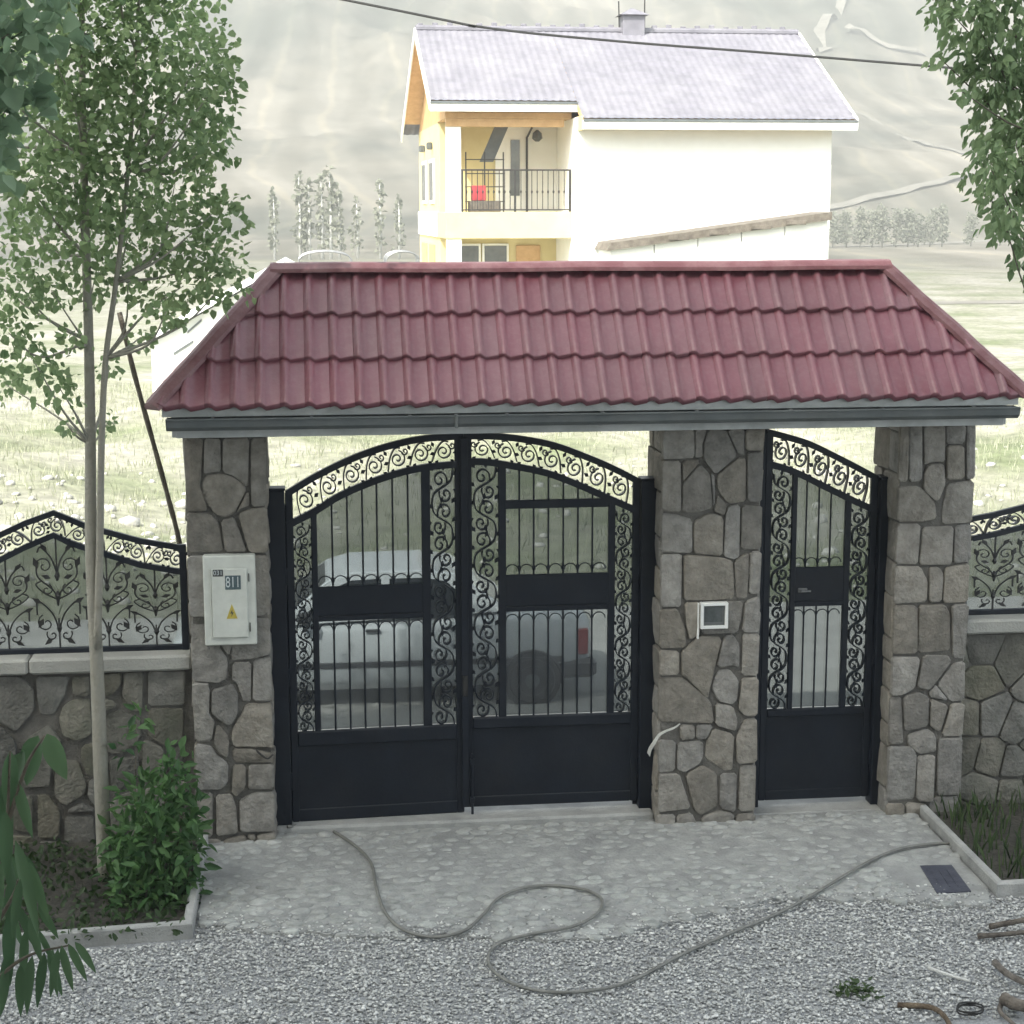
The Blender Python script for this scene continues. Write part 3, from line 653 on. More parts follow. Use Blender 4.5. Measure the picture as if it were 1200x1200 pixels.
zsR = [G(650, 941)[1], G(650, 929)[1], G(650, 850)[1], G(650, 837)[1], G(650, 709)[1], G(650, 672)[1]]
barsR = [G(x, 640)[0] for x in (608.6, 625.4, 642.6, 660, 677, 694)]
ER, z0, hh = make_leaf('gate_leaf', 'black iron driveway gate leaf with an extra crossbar, beside the intercom pillar', 'gate', (xsR[5], GY, 0), 0.0, xsR, zsR, upR, loR, barsR, crossbar=(G(650, 595)[1], G(650, 585)[1]), hinge_left=False, group='driveway gate leaves')
# cover strip and drop bolt on the meeting stile of the right leaf
cx = G(544, 750)[0]-xsR[5]
MB().box(cx-.028, cx+.034, -.05, -.026, zsR[0]+.01, G(544, 512)[1], .006).build('cover_strip', 'iron', ER)
bx = G(553, 950)[0]-xsR[5]
bm = MB(); bm.tube([(bx, -.06, 0.02), (bx, -.06, .62)], .011, 6); bm.box(bx-.02, bx+.02, -.072, -.026, .18, .23, .004); bm.box(bx-.02, bx+.02, -.072, -.026, .52, .57, .004)
bm.build('drop_bolt', 'iron', ER)
MB().box(cx-.02, cx+.025, -.062, -.05, 1.12, 1.30, .006).build('lock_plate', 'iron_old', ER)
# pedestrian gate
upP = [G(*p) for p in ((899, 506), (925, 513), (950, 521), (985, 538), (1010, 551), (1030, 562))]
loP = [G(*p) for p in ((899, 543), (920, 549), (938, 556), (962, 568), (997, 585), (1012, 592), (1030, 600))]
xsP = [G(893, 700)[0], G(925, 700)[0], G(931, 700)[0], G(987, 700)[0], G(994, 700)[0], G(1024, 700)[0]]
zsP = [G(952, 935)[1], G(952, 924)[1], G(952, 838)[1], G(952, 829)[1], G(952, 704)[1], G(952, 664)[1]]
barsP = [G(x, 620)[0] for x in (944.5, 959, 973)]
EP, z0, hh = make_leaf('pedestrian_gate', 'narrow black iron pedestrian gate with a half arch sloping down', 'gate', (xsP[5], GY, 0), 0.0, xsP, zsP, upP, loP, barsP, hinge_left=False, nsc=5)
hx, hz = G(941, 691); hx -= xsP[5]
hb = MB(); hb.box(hx-.05, hx+.03, -.030, -.014, hz-.02, hz+.02, .004); hb.tube([(hx-.03, -.03, hz), (hx-.03, -.065, hz), (hx+.05, -.065, hz)], .009, 6)
hb.build('handle', 'alloy', EP)
# fixed jamb posts belong to the gateway
def jamb(x0, x1, ztop, y0=GY-.09, y1=GY+.06):
    mb = MB(); mb.box(x0, x1, y0, y1, -.03, ztop, .006); j = mb.build('gate_post', 'iron', GW)
    m2 = MB(); m2.box(x0-.008, x1+.008, y0-.008, y1+.008, ztop+.0005, ztop+.022, .005); m2.build('post_cap', 'iron', j); return j
MB().box(xsL[0]-.04, xsL[0]+.03, GY-.044, GY-.012, 0, G(328, 590)[1]).build('stop_strip', 'iron', GW)
for xs__ in (xsR[5], xsP[5]): MB().box(xs__-.03, xs__+.04, GY+.03, GY+.058, 0.08, 2.45).build('stop_strip', 'iron', GW)
jamb(PL[1]-.01, xsL[0]-.003, G(328, 572)[1], GY-.15, GY-.01)
jamb(xsR[5]+.003, PM[0]+.01, G(756, 562)[1])
jamb(xsP[5]+.003, PR[0]+.01, G(1034, 560)[1])
jamb(PM[1]-.01, xsP[0]-.002, G(898, 505)[1], GY-.04, GY+.04)
for (xh, side, Ylo, par) in ((xsL[0], 1, GY-.07, EL), (xsR[5], -1, GY, ER), (xsP[5], -1, GY, EP)):
    for zz in (.45, 1.35, 2.2):
        hm = MB(); hm.tube([(-side*.006, -.03, zz-.07), (-side*.006, -.03, zz+.07)], .013, 8); hm.build('hinge', 'iron', par)
# pale mortar sill under the gates
MB().box(PL[1], PM[0], .12, .62, -.05, .085, .02).build('sill', 'concrete', GW)
MB().box(PM[1], PR[0], .12, .62, -.05, G(952, 940)[1]-.012, .01).build('sill', 'concrete', GW)

# ------------------------------------------------------------------ boundary walls and fences
def wall(name, label, x0, x1, y0, y1, ztop, polys, extra):
    W = empty(name, ((x0+x1)/2, (y0+y1)/2, 0), label, 'wall')
    core = MB().box(x0, x1, y0+.03, y1-.03, -.3, ztop-.001); c = core.build('core', 'mortar', W)
    for P in polys: stone(P, front(y0+.03), 0.026+random.uniform(-.006, .014), 'stone_wall', c, joint=.006, base=.01, rnd=.22)
    for (a, b, z0, z1, sp) in extra:
        for P in voronoi(a, b, z0, z1, seedgrid(a, b, z0, z1, sp)): stone(P, front(y0+.03), 0.026+random.uniform(-.006, .014), 'stone_wall', c, joint=.008, base=.01, rnd=.22)
    n = max(1, round((x1-x0)/1.35)); u = (x1-x0)/n
    for k in range(n): MB().box(x0+k*u+.004, x0+(k+1)*u-.004, y0-.06, y1+.06, ztop, ztop+.125+random.uniform(-.004, .004), .018).build('coping_slab', 'coping', W)
    return W
WY0, WY1 = 0.12, 0.42
zc0 = at(110, 787, WY0)[2]
Gs = [[(-60,232),(110,240),(185,310),(190,430),(90,555),(0,500),(-60,480)],[(190,240),(378,240),(360,340),(285,465),(215,455),(195,370)],[(385,240),(490,235),(490,355),(390,350)],
 [(495,233),(660,220),(655,300),(600,355),(495,357)],[(400,365),(490,362),(500,560),(420,600),(340,570),(310,480),(340,400)],[(668,220),(780,214),(775,430),(720,440),(655,350)],
 [(795,214),(1010,208),(1000,405),(798,408)],[(798,415),(1000,415),(995,600),(900,625),(798,575)],[(560,450),(650,420),(765,470),(765,580),(680,660),(580,670)],[(505,365),(600,362),(640,410),(555,445),(505,430)],
 [(140,580),(260,500),(345,600),(280,700),(275,840),(110,850),(105,650)],[(345,690),(430,705),(470,830),(460,890),(350,950),(295,900),(290,760)],[(440,620),(500,600),(570,620),(575,780),(475,790),(432,700)],
 [(770,590),(800,590),(890,630),(905,780),(820,840),(765,780)],[(915,640),(985,612),(1010,800),(915,800)],[(590,690),(750,672),(760,800),(620,870),(590,820)],[(195,880),(260,880),(330,970),(325,1120),(200,1130)],
 [(-60,500),(0,510),(90,600),(100,860),(-60,880)],[(60,890),(180,890),(180,1100),(60,1080)],[(-60,890),(50,890),(50,1080),(-60,1090)],[(365,965),(440,922),(510,960),(515,980),(365,982)],[(345,1000),(510,995),(520,1160),(345,1160)],
 [(480,800),(580,790),(585,880),(520,960),(470,900)],[(530,990),(640,890),(760,840),(770,990),(640,1120),(535,1120)],[(775,850),(915,810),(1020,815),(1025,1000),(780,1000)],[(650,1130),(780,1010),(900,1010),(900,1200),(650,1200)],[(910,1010),(1030,1010),(1030,1200),(910,1200)],
 [(-60,1100),(180,1110),(190,1330),(-60,1340)],[(200,1140),(330,1130),(340,1170),(520,1170),(520,1330),(205,1330)],[(530,1130),(640,1130),(640,1330),(530,1330)],[(650,1210),(1030,1210),(1030,1340),(650,1340)]]
Gw = [px_poly(z, 0, 740, 4.617, WY0) for z in Gs]
Gw = [[np.array([min(q[0], PL[0]-.003), min(max(q[1], -.1), zc0-.01)]) for q in P] for P in Gw]
xl_end = min(q[0] for P in Gw for q in P)
wall('stone_wall', 'low rubble stone wall with pale coping behind the young poplar', -7.5, PL[0]-.002, WY0, WY1, zc0, Gw, [(-5.2, xl_end, -.05, zc0-.01, .34)])
zc1 = at(1170, 741, WY0)[2]
sr = [(1118, 770), (1150, 760), (1190, 775), (1148, 800), (1135, 840), (1162, 838), (1195, 850), (1130, 885), (1160, 890), (1190, 895), (1148, 925), (1190, 930), (1130, 960), (1165, 965), (1200, 960), (1215, 800), (1215, 870), (1215, 920), (1145, 1000), (1190, 1000), (1220, 1000)]
sr = [np.array([at(x, y, WY0)[0], at(x, y, WY0)[2]]) for x, y in sr]
xr1 = max(s[0] for s in sr)+.1
Rw = voronoi(PR[1]+.002, xr1, -.05, zc1-.01, sr)
wall('stone_wall', 'dark stone wall with pale coping beside the pedestrian gate pillar', PR[1]+.002, 10.5, WY0, WY1, zc1, Rw, [(xr1, 8.2, -.05, zc1-.01, .33)])

def fence_motif():
    mb = MB(); t = .009
    mb.tube([(0, 0, -.44), (0, 0, -.20)], t, 4); mb.tube([(0, 0, .10), (0, 0, .47)], t, 4)
    for s in (-1, 1):
        mb.tube(catmull([(0, 0, -.30), (s*.05, 0, -.16), (s*.16, 0, -.06), (s*.17, 0, -.17)], 5), t, 4)
        mb.tube([(s*abs(x) if False else s*x, 0, z) for x, _, z in spiral(.10, -.24, .075, 1.1, 1.2, -1, 14)], t*.8, 4)
        mb.tube(catmull([(0, 0, -.10), (s*.03, 0, .02), (s*.15, 0, .13), (s*.16, 0, .24)], 5), t, 4)
        mb.tube([(s*x, 0, z) for x, _, z in spiral(.10, .22, .07, 1.2, 0.2, 1, 14)], t*.8, 4)
        mb.tube(catmull([(0, 0, .16), (s*.04, 0, .28), (s*.12, 0, .37), (s*.15, 0, .33)], 5), t, 4)
        mb.tube([(s*x, 0, z) for x, _, z in spiral(.085, .03, .05, 1.1, 2.0, 1, 12)], t*.8, 4)
        leaf2(mb, s*.13, -.08, (.5 if s > 0 else 2.6), .09, .02); leaf2(mb, s*.07, .33, (.9 if s > 0 else 2.2), .09, .02); leaf2(mb, s*.05, -.36, (-.6 if s > 0 else -2.5), .09, .02)
        mb.tube([(s*x, 0, z) for x, _, z in spiral(.055, -.335, .05, 1.0, .6, -1, 12)], t*.8, 4)
        mb.tube(catmull([(0, 0, -.05), (s*.10, 0, .0), (s*.17, 0, .07), (s*.13, 0, .10)], 5), t*.9, 4)
        leaf2(mb, s*.15, .2, (1.2 if s > 0 else 1.9), .10, .024); leaf2(mb, s*.12, -.2, (-1.0 if s > 0 else -2.1), .09, .024); leaf2(mb, s*.05, .12, (.3 if s > 0 else 2.8), .08, .02)
    for z in (-.28, -.02, .14): mb.tube([(0, 0, z-.04), (0, 0, z), (0, 0, z+.04)], [.008, .022, .008], 6)
    return mb
FM = [None]
def fence(label, x0, x1, Y, zb, up, lo, motifs, posts, nband):
    E = empty('iron_fence', ((x0+x1)/2, Y, zb), label, 'fence', 'fence panels on the walls'); ox, oz = (x0+x1)/2, zb
    up = [(p[0]-ox, p[1]-oz) for p in up]; lo = [(p[0]-ox, p[1]-oz) for p in lo]; ORG[E.name] = Vector((0, 0, 0))
    MB().bar(up, .045, -.02, .02).build('top_rail', 'iron', E); MB().bar(lo, .045, -.021, .021).build('top_rail', 'iron', E)
    MB().box(x0-ox, x1-ox, -.02, .02, 0.0, .045, .005).build('bottom_rail', 'iron', E)
    for p in posts: MB().box(p-ox-.028, p-ox+.028, -.03, .03, -.0, lerp_arc(up, p-ox)+.03, .005).build('post', 'iron', E)
    for m_ in motifs:
        x = m_-ox; top = lerp_arc(lo, x); hh = top-.045
        if FM[0] is None:
            FM[0] = fence_motif().build('ornament', 'iron_old', None); o = FM[0]; o.parent = E; o.location = (x, 0, .045+hh/2-.01); o.scale = (1, 1, hh/.90)
        else: share(FM[0], E, (x, 0, .045+hh/2-.01), (1, 1, hh/.90))
    for k in range(nband):
        x = x0-ox+(k+.5)*(x1-x0)/nband; zu, zl = lerp_arc(up, x), lerp_arc(lo, x); dz = (lerp_arc(up, x+.05)-lerp_arc(up, x-.05))/.1
        put_scroll('band', E, x, (zu+zl)/2, (x1-x0)/nband, max(zu-zl-.03, .05), math.atan(dz), 1 if k % 2 else -1)
    xs_ = np.linspace(x0-ox, x1-ox, 30)
    P = [(x0-ox, .03), (x1-ox, .03)]+[(x, lerp_arc(lo, x)) for x in xs_[::-1]]
    MB().prism_xz(P, .023, .027).build('pane', 'pane', E)
    return E
FY = 0.27
def H(x, y): p = at(x, y, FY); return (p[0], p[2])
zfb = zc0+.125
upF = [H(*p) for p in ((-175, 640), (-120, 641), (-75, 646), (-30, 641), (0, 627), (30, 613), (63, 601), (80, 608), (97, 615), (120, 622), (165, 634), (213, 642))]
loF = [H(*p) for p in ((-175, 668), (-120, 670), (-75, 675), (-30, 668), (0, 656), (30, 641), (63, 627), (80, 635), (97, 641), (120, 648), (165, 662), (213, 670))]
fence('black iron scroll fence panel with a pointed crest behind the poplar', H(-175, 700)[0], PL[0]-.03, FY, zfb, upF, loF, [H(x, 700)[0] for x in (-112, -52, 8, 68, 126, 182)], [H(-172, 700)[0], PL[0]-.06], 17)
upF = [H(*p) for p in ((1139, 608), (1165, 603), (1200, 594), (1240, 581), (1270, 572), (1300, 582), (1340, 596))]
loF = [H(*p) for p in ((1139, 631), (1165, 626), (1200, 617), (1240, 604), (1270, 596), (1300, 606), (1340, 620))]
fence('black iron scroll fence panel rising away from the pedestrian gate pillar', PR[1]+.02, H(1340, 690)[0], FY, zc1+.125, upF, loF, [H(x, 690)[0] for x in (1164, 1214, 1264, 1312)], [PR[1]+.05, H(1337, 690)[0]], 9)

# ------------------------------------------------------------------ meter box and intercom
mx0, mz1 = at(237.5, 651, -.05)[[0, 2]]; mx1, mz0 = at(301.5, 754, -.05)[[0, 2]]
MBX = empty('meter_box', ((mx0+mx1)/2, -.0, mz0), 'cream electricity meter box with a warning sticker on the stone pillar', 'meter box')
MB().box(mx0, mx1, -.085, .02, mz0, mz1, .008).build('housing', 'plastic_white', MBX)
W_ = mx1-mx0; H_ = mz1-mz0
def mb_uv(u, v): return mx0+u*W_, mz1-v*H_
dx0, dz1 = mb_uv(.16, .14); dx1, dz0 = mb_uv(.84, .91)
dr = MB().box(dx0, dx1, -.105, -.0845, dz0, dz1, .006).build('door', 'plastic_white', MBX)
a, b = mb_uv(.42, .215); c, d = mb_uv(.72, .37)
MB().box(a, c, -.109, -.104, d, b, .002).build('meter_window', 'meter_glass', dr)
def text(name, s, x, z, h, y, m, parent, wd=None):
    cu = bpy.data.curves.new(name, 'FONT'); cu.body = s; cu.size = h*1.38; cu.extrude = .0008; cu.align_x = 'CENTER'; cu.align_y = 'CENTER'
    to = bpy.data.objects.new(name, cu); COL.objects.link(to); bpy.context.view_layer.update()
    me = bpy.data.meshes.new_from_object(to); bpy.data.objects.remove(to)
    co_ = np.array([v.co[:] for v in me.vertices]); sx = 1.0
    if wd: sx = wd/(co_[:, 0].max()-co_[:, 0].min())
    base = ORG[parent.name]
    for v in me.vertices: q = v.co.copy(); v.co = (x+q[0]*sx-base[0], y-q[2]-base[1], z+q[1]-base[2])
    me.materials.append(MATS[m]); o = bpy.data.objects.new(name, me); COL.objects.link(o); o.parent = parent; ORG[o.name] = base; return o
text('digits', '811', (a+c)/2, (b+d)/2, (b-d)*.78, -.1100, 'print_light', dr, (c-a)*.8)
a, b = mb_uv(.19, .145); c, d = mb_uv(.385, .222)
MB().box(a, c, -.108, -.1045, d, b, .001).build('label_plate', 'print_dark', dr)
text('digits', '031', (a+c)/2, (b+d)/2, (b-d)*.66, -.1088, 'print_light', dr, (c-a)*.8)
a, b = mb_uv(.535, .53); hw, ht = W_*.105, H_*.165
MB().prism_xz([(a-hw, b-ht), (a+hw, b-ht), (a, b)], -.107, -.1045).build('warning_sticker', 'yellow', dr)
MB().prism_xz([(a+.004, b-ht*.35), (a-.014, b-ht*.66), (a-.001, b-ht*.64), (a-.007, b-ht*.9), (a+.014, b-ht*.56), (a+.002, b-ht*.58)], -.1085, -.1068).build('lightning_mark', 'print_dark', dr)
for v0, v1 in ((.20, .29), (.75, .85)):
    a, b = mb_uv(.865, v0); c, d = mb_uv(.885, v1)
    MB().box(a, c, -.095, -.084, d, b, .001).build('hinge', 'print_dark', MBX)
a, b = mb_uv(.125, .14); c, d = mb_uv(.15, .93)
MB().box(a, c, -.094, -.084, d, b, .002).build('rain_lip', 'plastic_white', MBX)

ix0, iz1 = at(820.5, 706, -.02)[[0, 2]]; ix1, iz0 = at(852, 735.5, -.02)[[0, 2]]
IC = empty('intercom', ((ix0+ix1)/2, -.01, iz0), 'small white framed video intercom panel on the wide stone pillar', 'intercom')
fr = MB(); fw = .026
for q in ((ix0, ix0+fw, iz0, iz1), (ix1-fw, ix1, iz0, iz1), (ix0+fw-.001, ix1-fw+.001, iz1-fw, iz1-.001), (ix0+fw-.001, ix1-fw+.001, iz0+.001, iz0+fw)): fr.box(q[0], q[1], -.055, .01, q[2], q[3], .003)
fr.build('frame', 'white_frame', IC)
MB().box(ix0+fw, ix1-fw, -.035, .01, iz0+fw, iz1-fw).build('face_plate', 'gutter', IC)
MB().box(ix0+fw+.012, ix1-fw-.02, -.039, -.0345, iz0+fw+.03, iz1-fw-.015, .001).build('screen', 'screen', IC)
MB().box(ix0-.022, ix0-.008, -.03, .01, iz0-.09, iz1-.005, .003).build('cable_strip', 'white_frame', IC)
# pale plastic strip hanging out of a gap in the pillar
ps = [at(x, y, Y) for x, y, Y in ((797, 848, .02), (790, 853, -.02), (780, 857, -.05), (772, 862, -.07), (767, 870, -.08), (762, 878, -.07), (760, 885, -.06))]
rb = MB(); P = catmull(ps, 5); wds = np.linspace(.004, .022, len(P))
rb.loft([[tuple(p+np.array([-w_*.5, .004, w_])), tuple(p+np.array([w_*.5, 0, -w_*.6])), tuple(p+np.array([w_*.5, -.008, -w_*.5])), tuple(p+np.array([-w_*.5, -.006, w_*.9]))] for p, w_ in zip(P, wds)])
tag(rb.build('plastic_strip', 'rag', None, origin=tuple(ps[-1])), 'twisted pale plastic strip poking from a gap in the intercom pillar', 'strip')
tw = MB(); tw.tube(catmull([at(300, 879, .0), at(308, 886, -.05), at(314, 889, -.07), at(320, 884, -.05)], 5), .008, 5)
tag(tw.build('wire_end', 'iron_old', None, origin=tuple(at(300, 879, 0))), 'short bent dark wire sticking out of the meter box pillar', 'wire')

# ------------------------------------------------------------------ paved apron, drain cover, kerbs
def Q(x, y, z=0.0): p = gz(x, y, z); return np.array([p[0], p[1]])
kc = Q(226, 1098)          # planter corner
edge = [Q(*p) for p in ((232, 1086), (330, 1092), (420, 1096), (520, 1097), (610, 1098), (700, 1103), (770, 1088), (850, 1066), (930, 1055), (1010, 1056), (1090, 1062), (1160, 1064))]
edge = [e+np.array([0, random.uniform(-.05, .05)]) for e in catmull(edge, 3)]
rk = Q(1168, 1050)         # right planter corner
poly = [tuple(e) for e in edge]+[(rk[0]-.01, rk[1]+.15), (rk[0]-.01, .12), (-.93, .12)]
ap = MB(); nP = len(poly)
ap.loft([[(x, y, -.04) for x, y in poly], [(x, y, .008+max(0, (y+.5))*.03) for x, y in poly]], False, True)
AP = tag(ap.build('pavement', 'apron', None), kind='structure')
def inside(x, y):
    c = False
    for i in range(nP):
        (x1, y1), (x2, y2) = poly[i-1], poly[i]
        if (y1 > y) != (y2 > y) and x < (x2-x1)*(y-y1)/(y2-y1)+x1: c = not c
    return c
placed = []
def topz(x, y): return .008+max(0, (y+.5))*.03
dcen = Q(1108, 1033)
def cobble(x, y, r):
    n = 9; ang = random.uniform(-.5, .5); el = random.uniform(.6, .9); rad = [r*random.uniform(.80, 1.1) for _ in range(n)]
    hgt = random.uniform(.007, .020); zb_ = topz(x, y); tx, ty = random.uniform(-.1, .1), random.uniform(-.1, .1); rings = []
    for s_, z in ((1.0, -.02), (.98, .002), (.84, hgt*.7), (.48, hgt)):
        rg = []
        for k in range(n):
            a = 2*math.pi*k/n; px, py = rad[k]*s_*math.cos(a), rad[k]*s_*el*math.sin(a)
            rg.append((x+px*math.cos(ang)-py*math.sin(ang), y+px*math.sin(ang)+py*math.cos(ang), zb_+z+(px*tx+py*ty if z > .003 else 0)))
        rings.append(rg)
    return rings
seeds = []; row = 0; y = -2.35
while y < .10:
    x = -.92+(.075 if row % 2 else 0)
    while x < 5.8:
        jx_, jy_ = x+random.uniform(-.035, .035), y+random.uniform(-.022, .022)
        if inside(jx_, jy_) and not (abs(jx_-dcen[0]) < .36 and abs(jy_-dcen[1]) < .40): seeds.append((jx_, jy_, random.uniform(.058, .088)))
        x += random.uniform(.125, .17)
    y += .105; row += 1
seeds.sort(key=lambda q: q[1])
rest = MB()
for k, (x, y, r) in enumerate(seeds):
    if random.random() < .06: continue
    placed.append((x, y, r)); rg = cobble(x, y, r)
    if len(placed) <= 298: MB().loft(rg, False, True).build('cobblestone', 'cobble', AP, smooth=True)
    else: rest.loft(rg, False, True)
o = rest.build('far_cobblestones', 'cobble', AP, smooth=True); o['kind'] = 'stuff'
def kerb(name, pts, wd, z0, z1):
    mb = MB(); rings = []
    for i, p in enumerate(pts):
        a = np.array(pts[max(i-1, 0)]); b = np.array(pts[min(i+1, len(pts)-1)]); p = np.array(p, float)
        if 0 < i < len(pts)-1:
            t1 = (p-a)/np.linalg.norm(p-a); t2 = (b-p)/np.linalg.norm(b-p); n1 = np.array([-t1[1], t1[0]]); n2 = np.array([-t2[1], t2[0]]); nn = (n1+n2)/(1+n1@n2)
        else:
            t = (b-a)/np.linalg.norm(b-a); nn = np.array([-t[1], t[0]])
        q = p+nn*wd; c = .012
        rings.append([(p[0], p[1], z0), (p[0], p[1], z1-c), (p[0]+nn[0]*c, p[1]+nn[1]*c, z1), (q[0]-nn[0]*c, q[1]-nn[1]*c, z1), (q[0], q[1], z1-c), (q[0], q[1], z0)])
    mb.loft(rings); return tag(mb.build(name, 'concrete', None), kind='structure')
kerb('planter_kerb', [(-5.5, Q(0, 1116)[1]-.55), tuple(Q(0, 1116)), tuple(kc), (-.925, -.02)], .07, -.05, .11)
kerb('planter_kerb', [(rk[0]+.02, .05), tuple(rk), (9.0, rk[1]+.15)], .07, -.1, .10)
sheet('planter_soil', [(-5.4, -2.75), (Q(0, 1116)[0], Q(0, 1116)[1]+.05), (kc[0]-.05, kc[1]+.05), (-.98, .16), (-5.4, .16)], .035, 'soil')
sheet('planter_soil', [(rk[0]+.06, rk[1]+.05), (8.9, rk[1]+.2), (8.9, .16), (rk[0]+.06, .16)], .035, 'soil')
dq = [Q(*p) for p in ((1078, 1017), (1115, 1016), (1138, 1047), (1098, 1049))]
dz = .02
mb = MB(); cen = sum(dq)/4
mb.loft([[(q[0], q[1], -.0) for q in dq], [(q[0], q[1], dz) for q in dq]])
DC = mb.build('drain_cover', 'drain', None, origin=(cen[0], cen[1], 0)); tag(DC, 'dark rectangular drain cover set in the paving near the kerb', 'drain cover')
for s in (-.25, 0, .25):
    p0 = dq[0]+(dq[1]-dq[0])*(.5+s)+(dq[3]-dq[0])*.2; p1 = dq[0]+(dq[1]-dq[0])*(.5+s)+(dq[3]-dq[0])*.8
    MB().tube([(p0[0], p0[1], dz), (p1[0], p1[1], dz)], .006, 4).build('rib', 'drain', DC)


def icosa():
    t = (1+5**.5)/2; v = np.array([(-1, t, 0), (1, t, 0), (-1, -t, 0), (1, -t, 0), (0, -1, t), (0, 1, t), (0, -1, -t), (0, 1, -t), (t, 0, -1), (t, 0, 1), (-t, 0, -1), (-t, 0, 1)], float)/math.sqrt(1+t*t)
    f = np.array([(0, 11, 5), (0, 5, 1), (0, 1, 7), (0, 7, 10), (0, 10, 11), (1, 5, 9), (5, 11, 4), (11, 10, 2), (10, 7, 6), (7, 1, 8), (3, 9, 4), (3, 4, 2), (3, 2, 6), (3, 6, 8), (3, 8, 9), (4, 9, 5), (2, 4, 11), (6, 2, 10), (8, 6, 7), (9, 8, 1)])
    return v, f
def pebbles(name, xy, z, rad, m, parent=None, flat=.6):
    v, f = icosa(); n = len(xy)
    sc = rad[:, None]*rng.uniform(.6, 1.25, (n, 3)); sc[:, 2] *= flat
    a = rng.uniform(0, 6.28, n); ca, sa = np.cos(a), np.sin(a)
    P = v[None]*sc[:, None, :]*rng.uniform(.8, 1.15, (n, 12, 1))
    X = P[..., 0]*ca[:, None]-P[..., 1]*sa[:, None]; Y = P[..., 0]*sa[:, None]+P[..., 1]*ca[:, None]
    V = np.stack([X+xy[:, :1], Y+xy[:, 1:2], P[..., 2]+z[:, None]], -1).reshape(-1, 3)
    F = (f[None]+12*np.arange(n)[:, None, None]).reshape(-1, 3)
    tone = np.repeat(np.clip(rng.normal(.5, .26, n), 0, 1), 12)
    return npmesh(name, V, F, m, parent, tone)
n = 64000
xy = np.stack([rng.uniform(-3.4, 6.3, n), rng.uniform(-3.75, -1.2, n)], 1)
kx = kc[0]
_ex = np.array([e[0] for e in edge]); _ey = np.array([e[1] for e in edge])
def edge_y(x): return float(np.interp(x, _ex, _ey))
keep = np.array([(not inside(x, y) or random.random() < .75*math.exp(-max(0, y-edge_y(x))/.16)) and not (x < kx+.01 and y > Q(0, 1116)[1]-.03+.05*(x+2.2)) and not (x > rk[0]-.02 and y > rk[1]-.02+.03*(x-rk[0])) for x, y in xy])
xy = xy[keep]; zz = np.full(len(xy), -.006)+rng.uniform(-.006, .008, len(xy))
zz = np.where([inside(x, y) for x, y in xy], .014, zz)
tag(pebbles('gravel', xy, zz, rng.choice([.007, .010, .013, .019], len(xy), p=[.3, .37, .25, .08]), 'gravel'), 'loose pale grey gravel spread over the yard', 'gravel', kind='stuff')

# garden hose
hp = [(338, 962), (372, 966), (408, 985), (434, 1010), (441, 1040), (452, 1070), (474, 1090), (510, 1098), (545, 1090), (566, 1072), (585, 1052), (615, 1040), (655, 1038), (690, 1044), (706, 1056), (698, 1072), (670, 1086), (625, 1094), (588, 1104), (573, 1118), (577, 1136), (600, 1152), (640, 1162), (690, 1161), (740, 1149), (800, 1118), (850, 1096), (910, 1071), (960, 1044), (1010, 1014), (1050, 996), (1090, 989), (1134, 988)]
P = []
for x, y in hp:
    q = gz(x, y, .03); z = topz(q[0], q[1])+.034 if inside(q[0], q[1]) else .018
    P.append(gz(x, y, z))
P[0] = np.array([P[0][0], .10, .10])
hm = MB(); hm.tube(catmull(P, 7), .0125, 8)
tag(hm.build('garden_hose', 'hose', None, smooth=True, origin=tuple(P[16])), 'grey garden hose looping across the yard in front of the gates', 'hose')

# ------------------------------------------------------------------ firewood and litter at the right
def log(pts, r, label, m='firewood', name='firewood', cat='stick', group='branches lying by the gravel'):
    P = [gz(x, y, z) for x, y, z in pts]; P = catmull(P, 5); rr = [r*(1-.25*i/len(P))*random.uniform(.92, 1.08) for i in range(len(P))]
    mb = MB(); mb.tube(P, rr, 8); return tag(mb.build(name, m, None, smooth=True, origin=tuple(P[0])), label, cat, group)
log([(1146, 1097, .03), (1175, 1095, .04), (1225, 1090, .05)], .020, 'dark straight branch lying just below the kerb end')
log([(1160, 1086, .07), (1190, 1080, .09), (1240, 1072, .1)], .022, 'short stub of branch between the kerb and the dark branch')
log([(1166, 1128, .05), (1182, 1142, .06), (1215, 1158, .06)], .026, 'curved brown branch pointing at the kerb above the thick log')
log([(1176, 1170, .08), (1195, 1178, .08), (1240, 1182, .08)], .045, 'thick broken log at the edge of the gravel')
log([(1176, 1172, .05), (1172, 1185, .03), (1190, 1202, .02)], .018, 'bent twig curling round the end of the thick log')
log([(1052, 1178, .01), (1088, 1180, .03), (1106, 1190, .035), (1120, 1215, .03)], .020, 'hooked grey branch lying on the gravel beside the wire coil')
log([(1088, 1134, .025), (1110, 1142, .03), (1137, 1150, .025)], .014, 'pale peeled stick lying alone on the gravel', 'white_stick', 'stick', 'stick', None)
wc = MB(); c0 = gz(1137, 1182, .03)
wc.tube([tuple(c0+np.array([(.09+.012*math.sin(k*.9))*math.cos(k*.45), (.075)*math.sin(k*.45), .012*math.sin(k*.31)])) for k in range(40)], .006, 5)
tag(wc.build('wire_coil', 'cable', None, origin=tuple(c0)), 'small loose coil of dark wire on the gravel', 'wire coil')

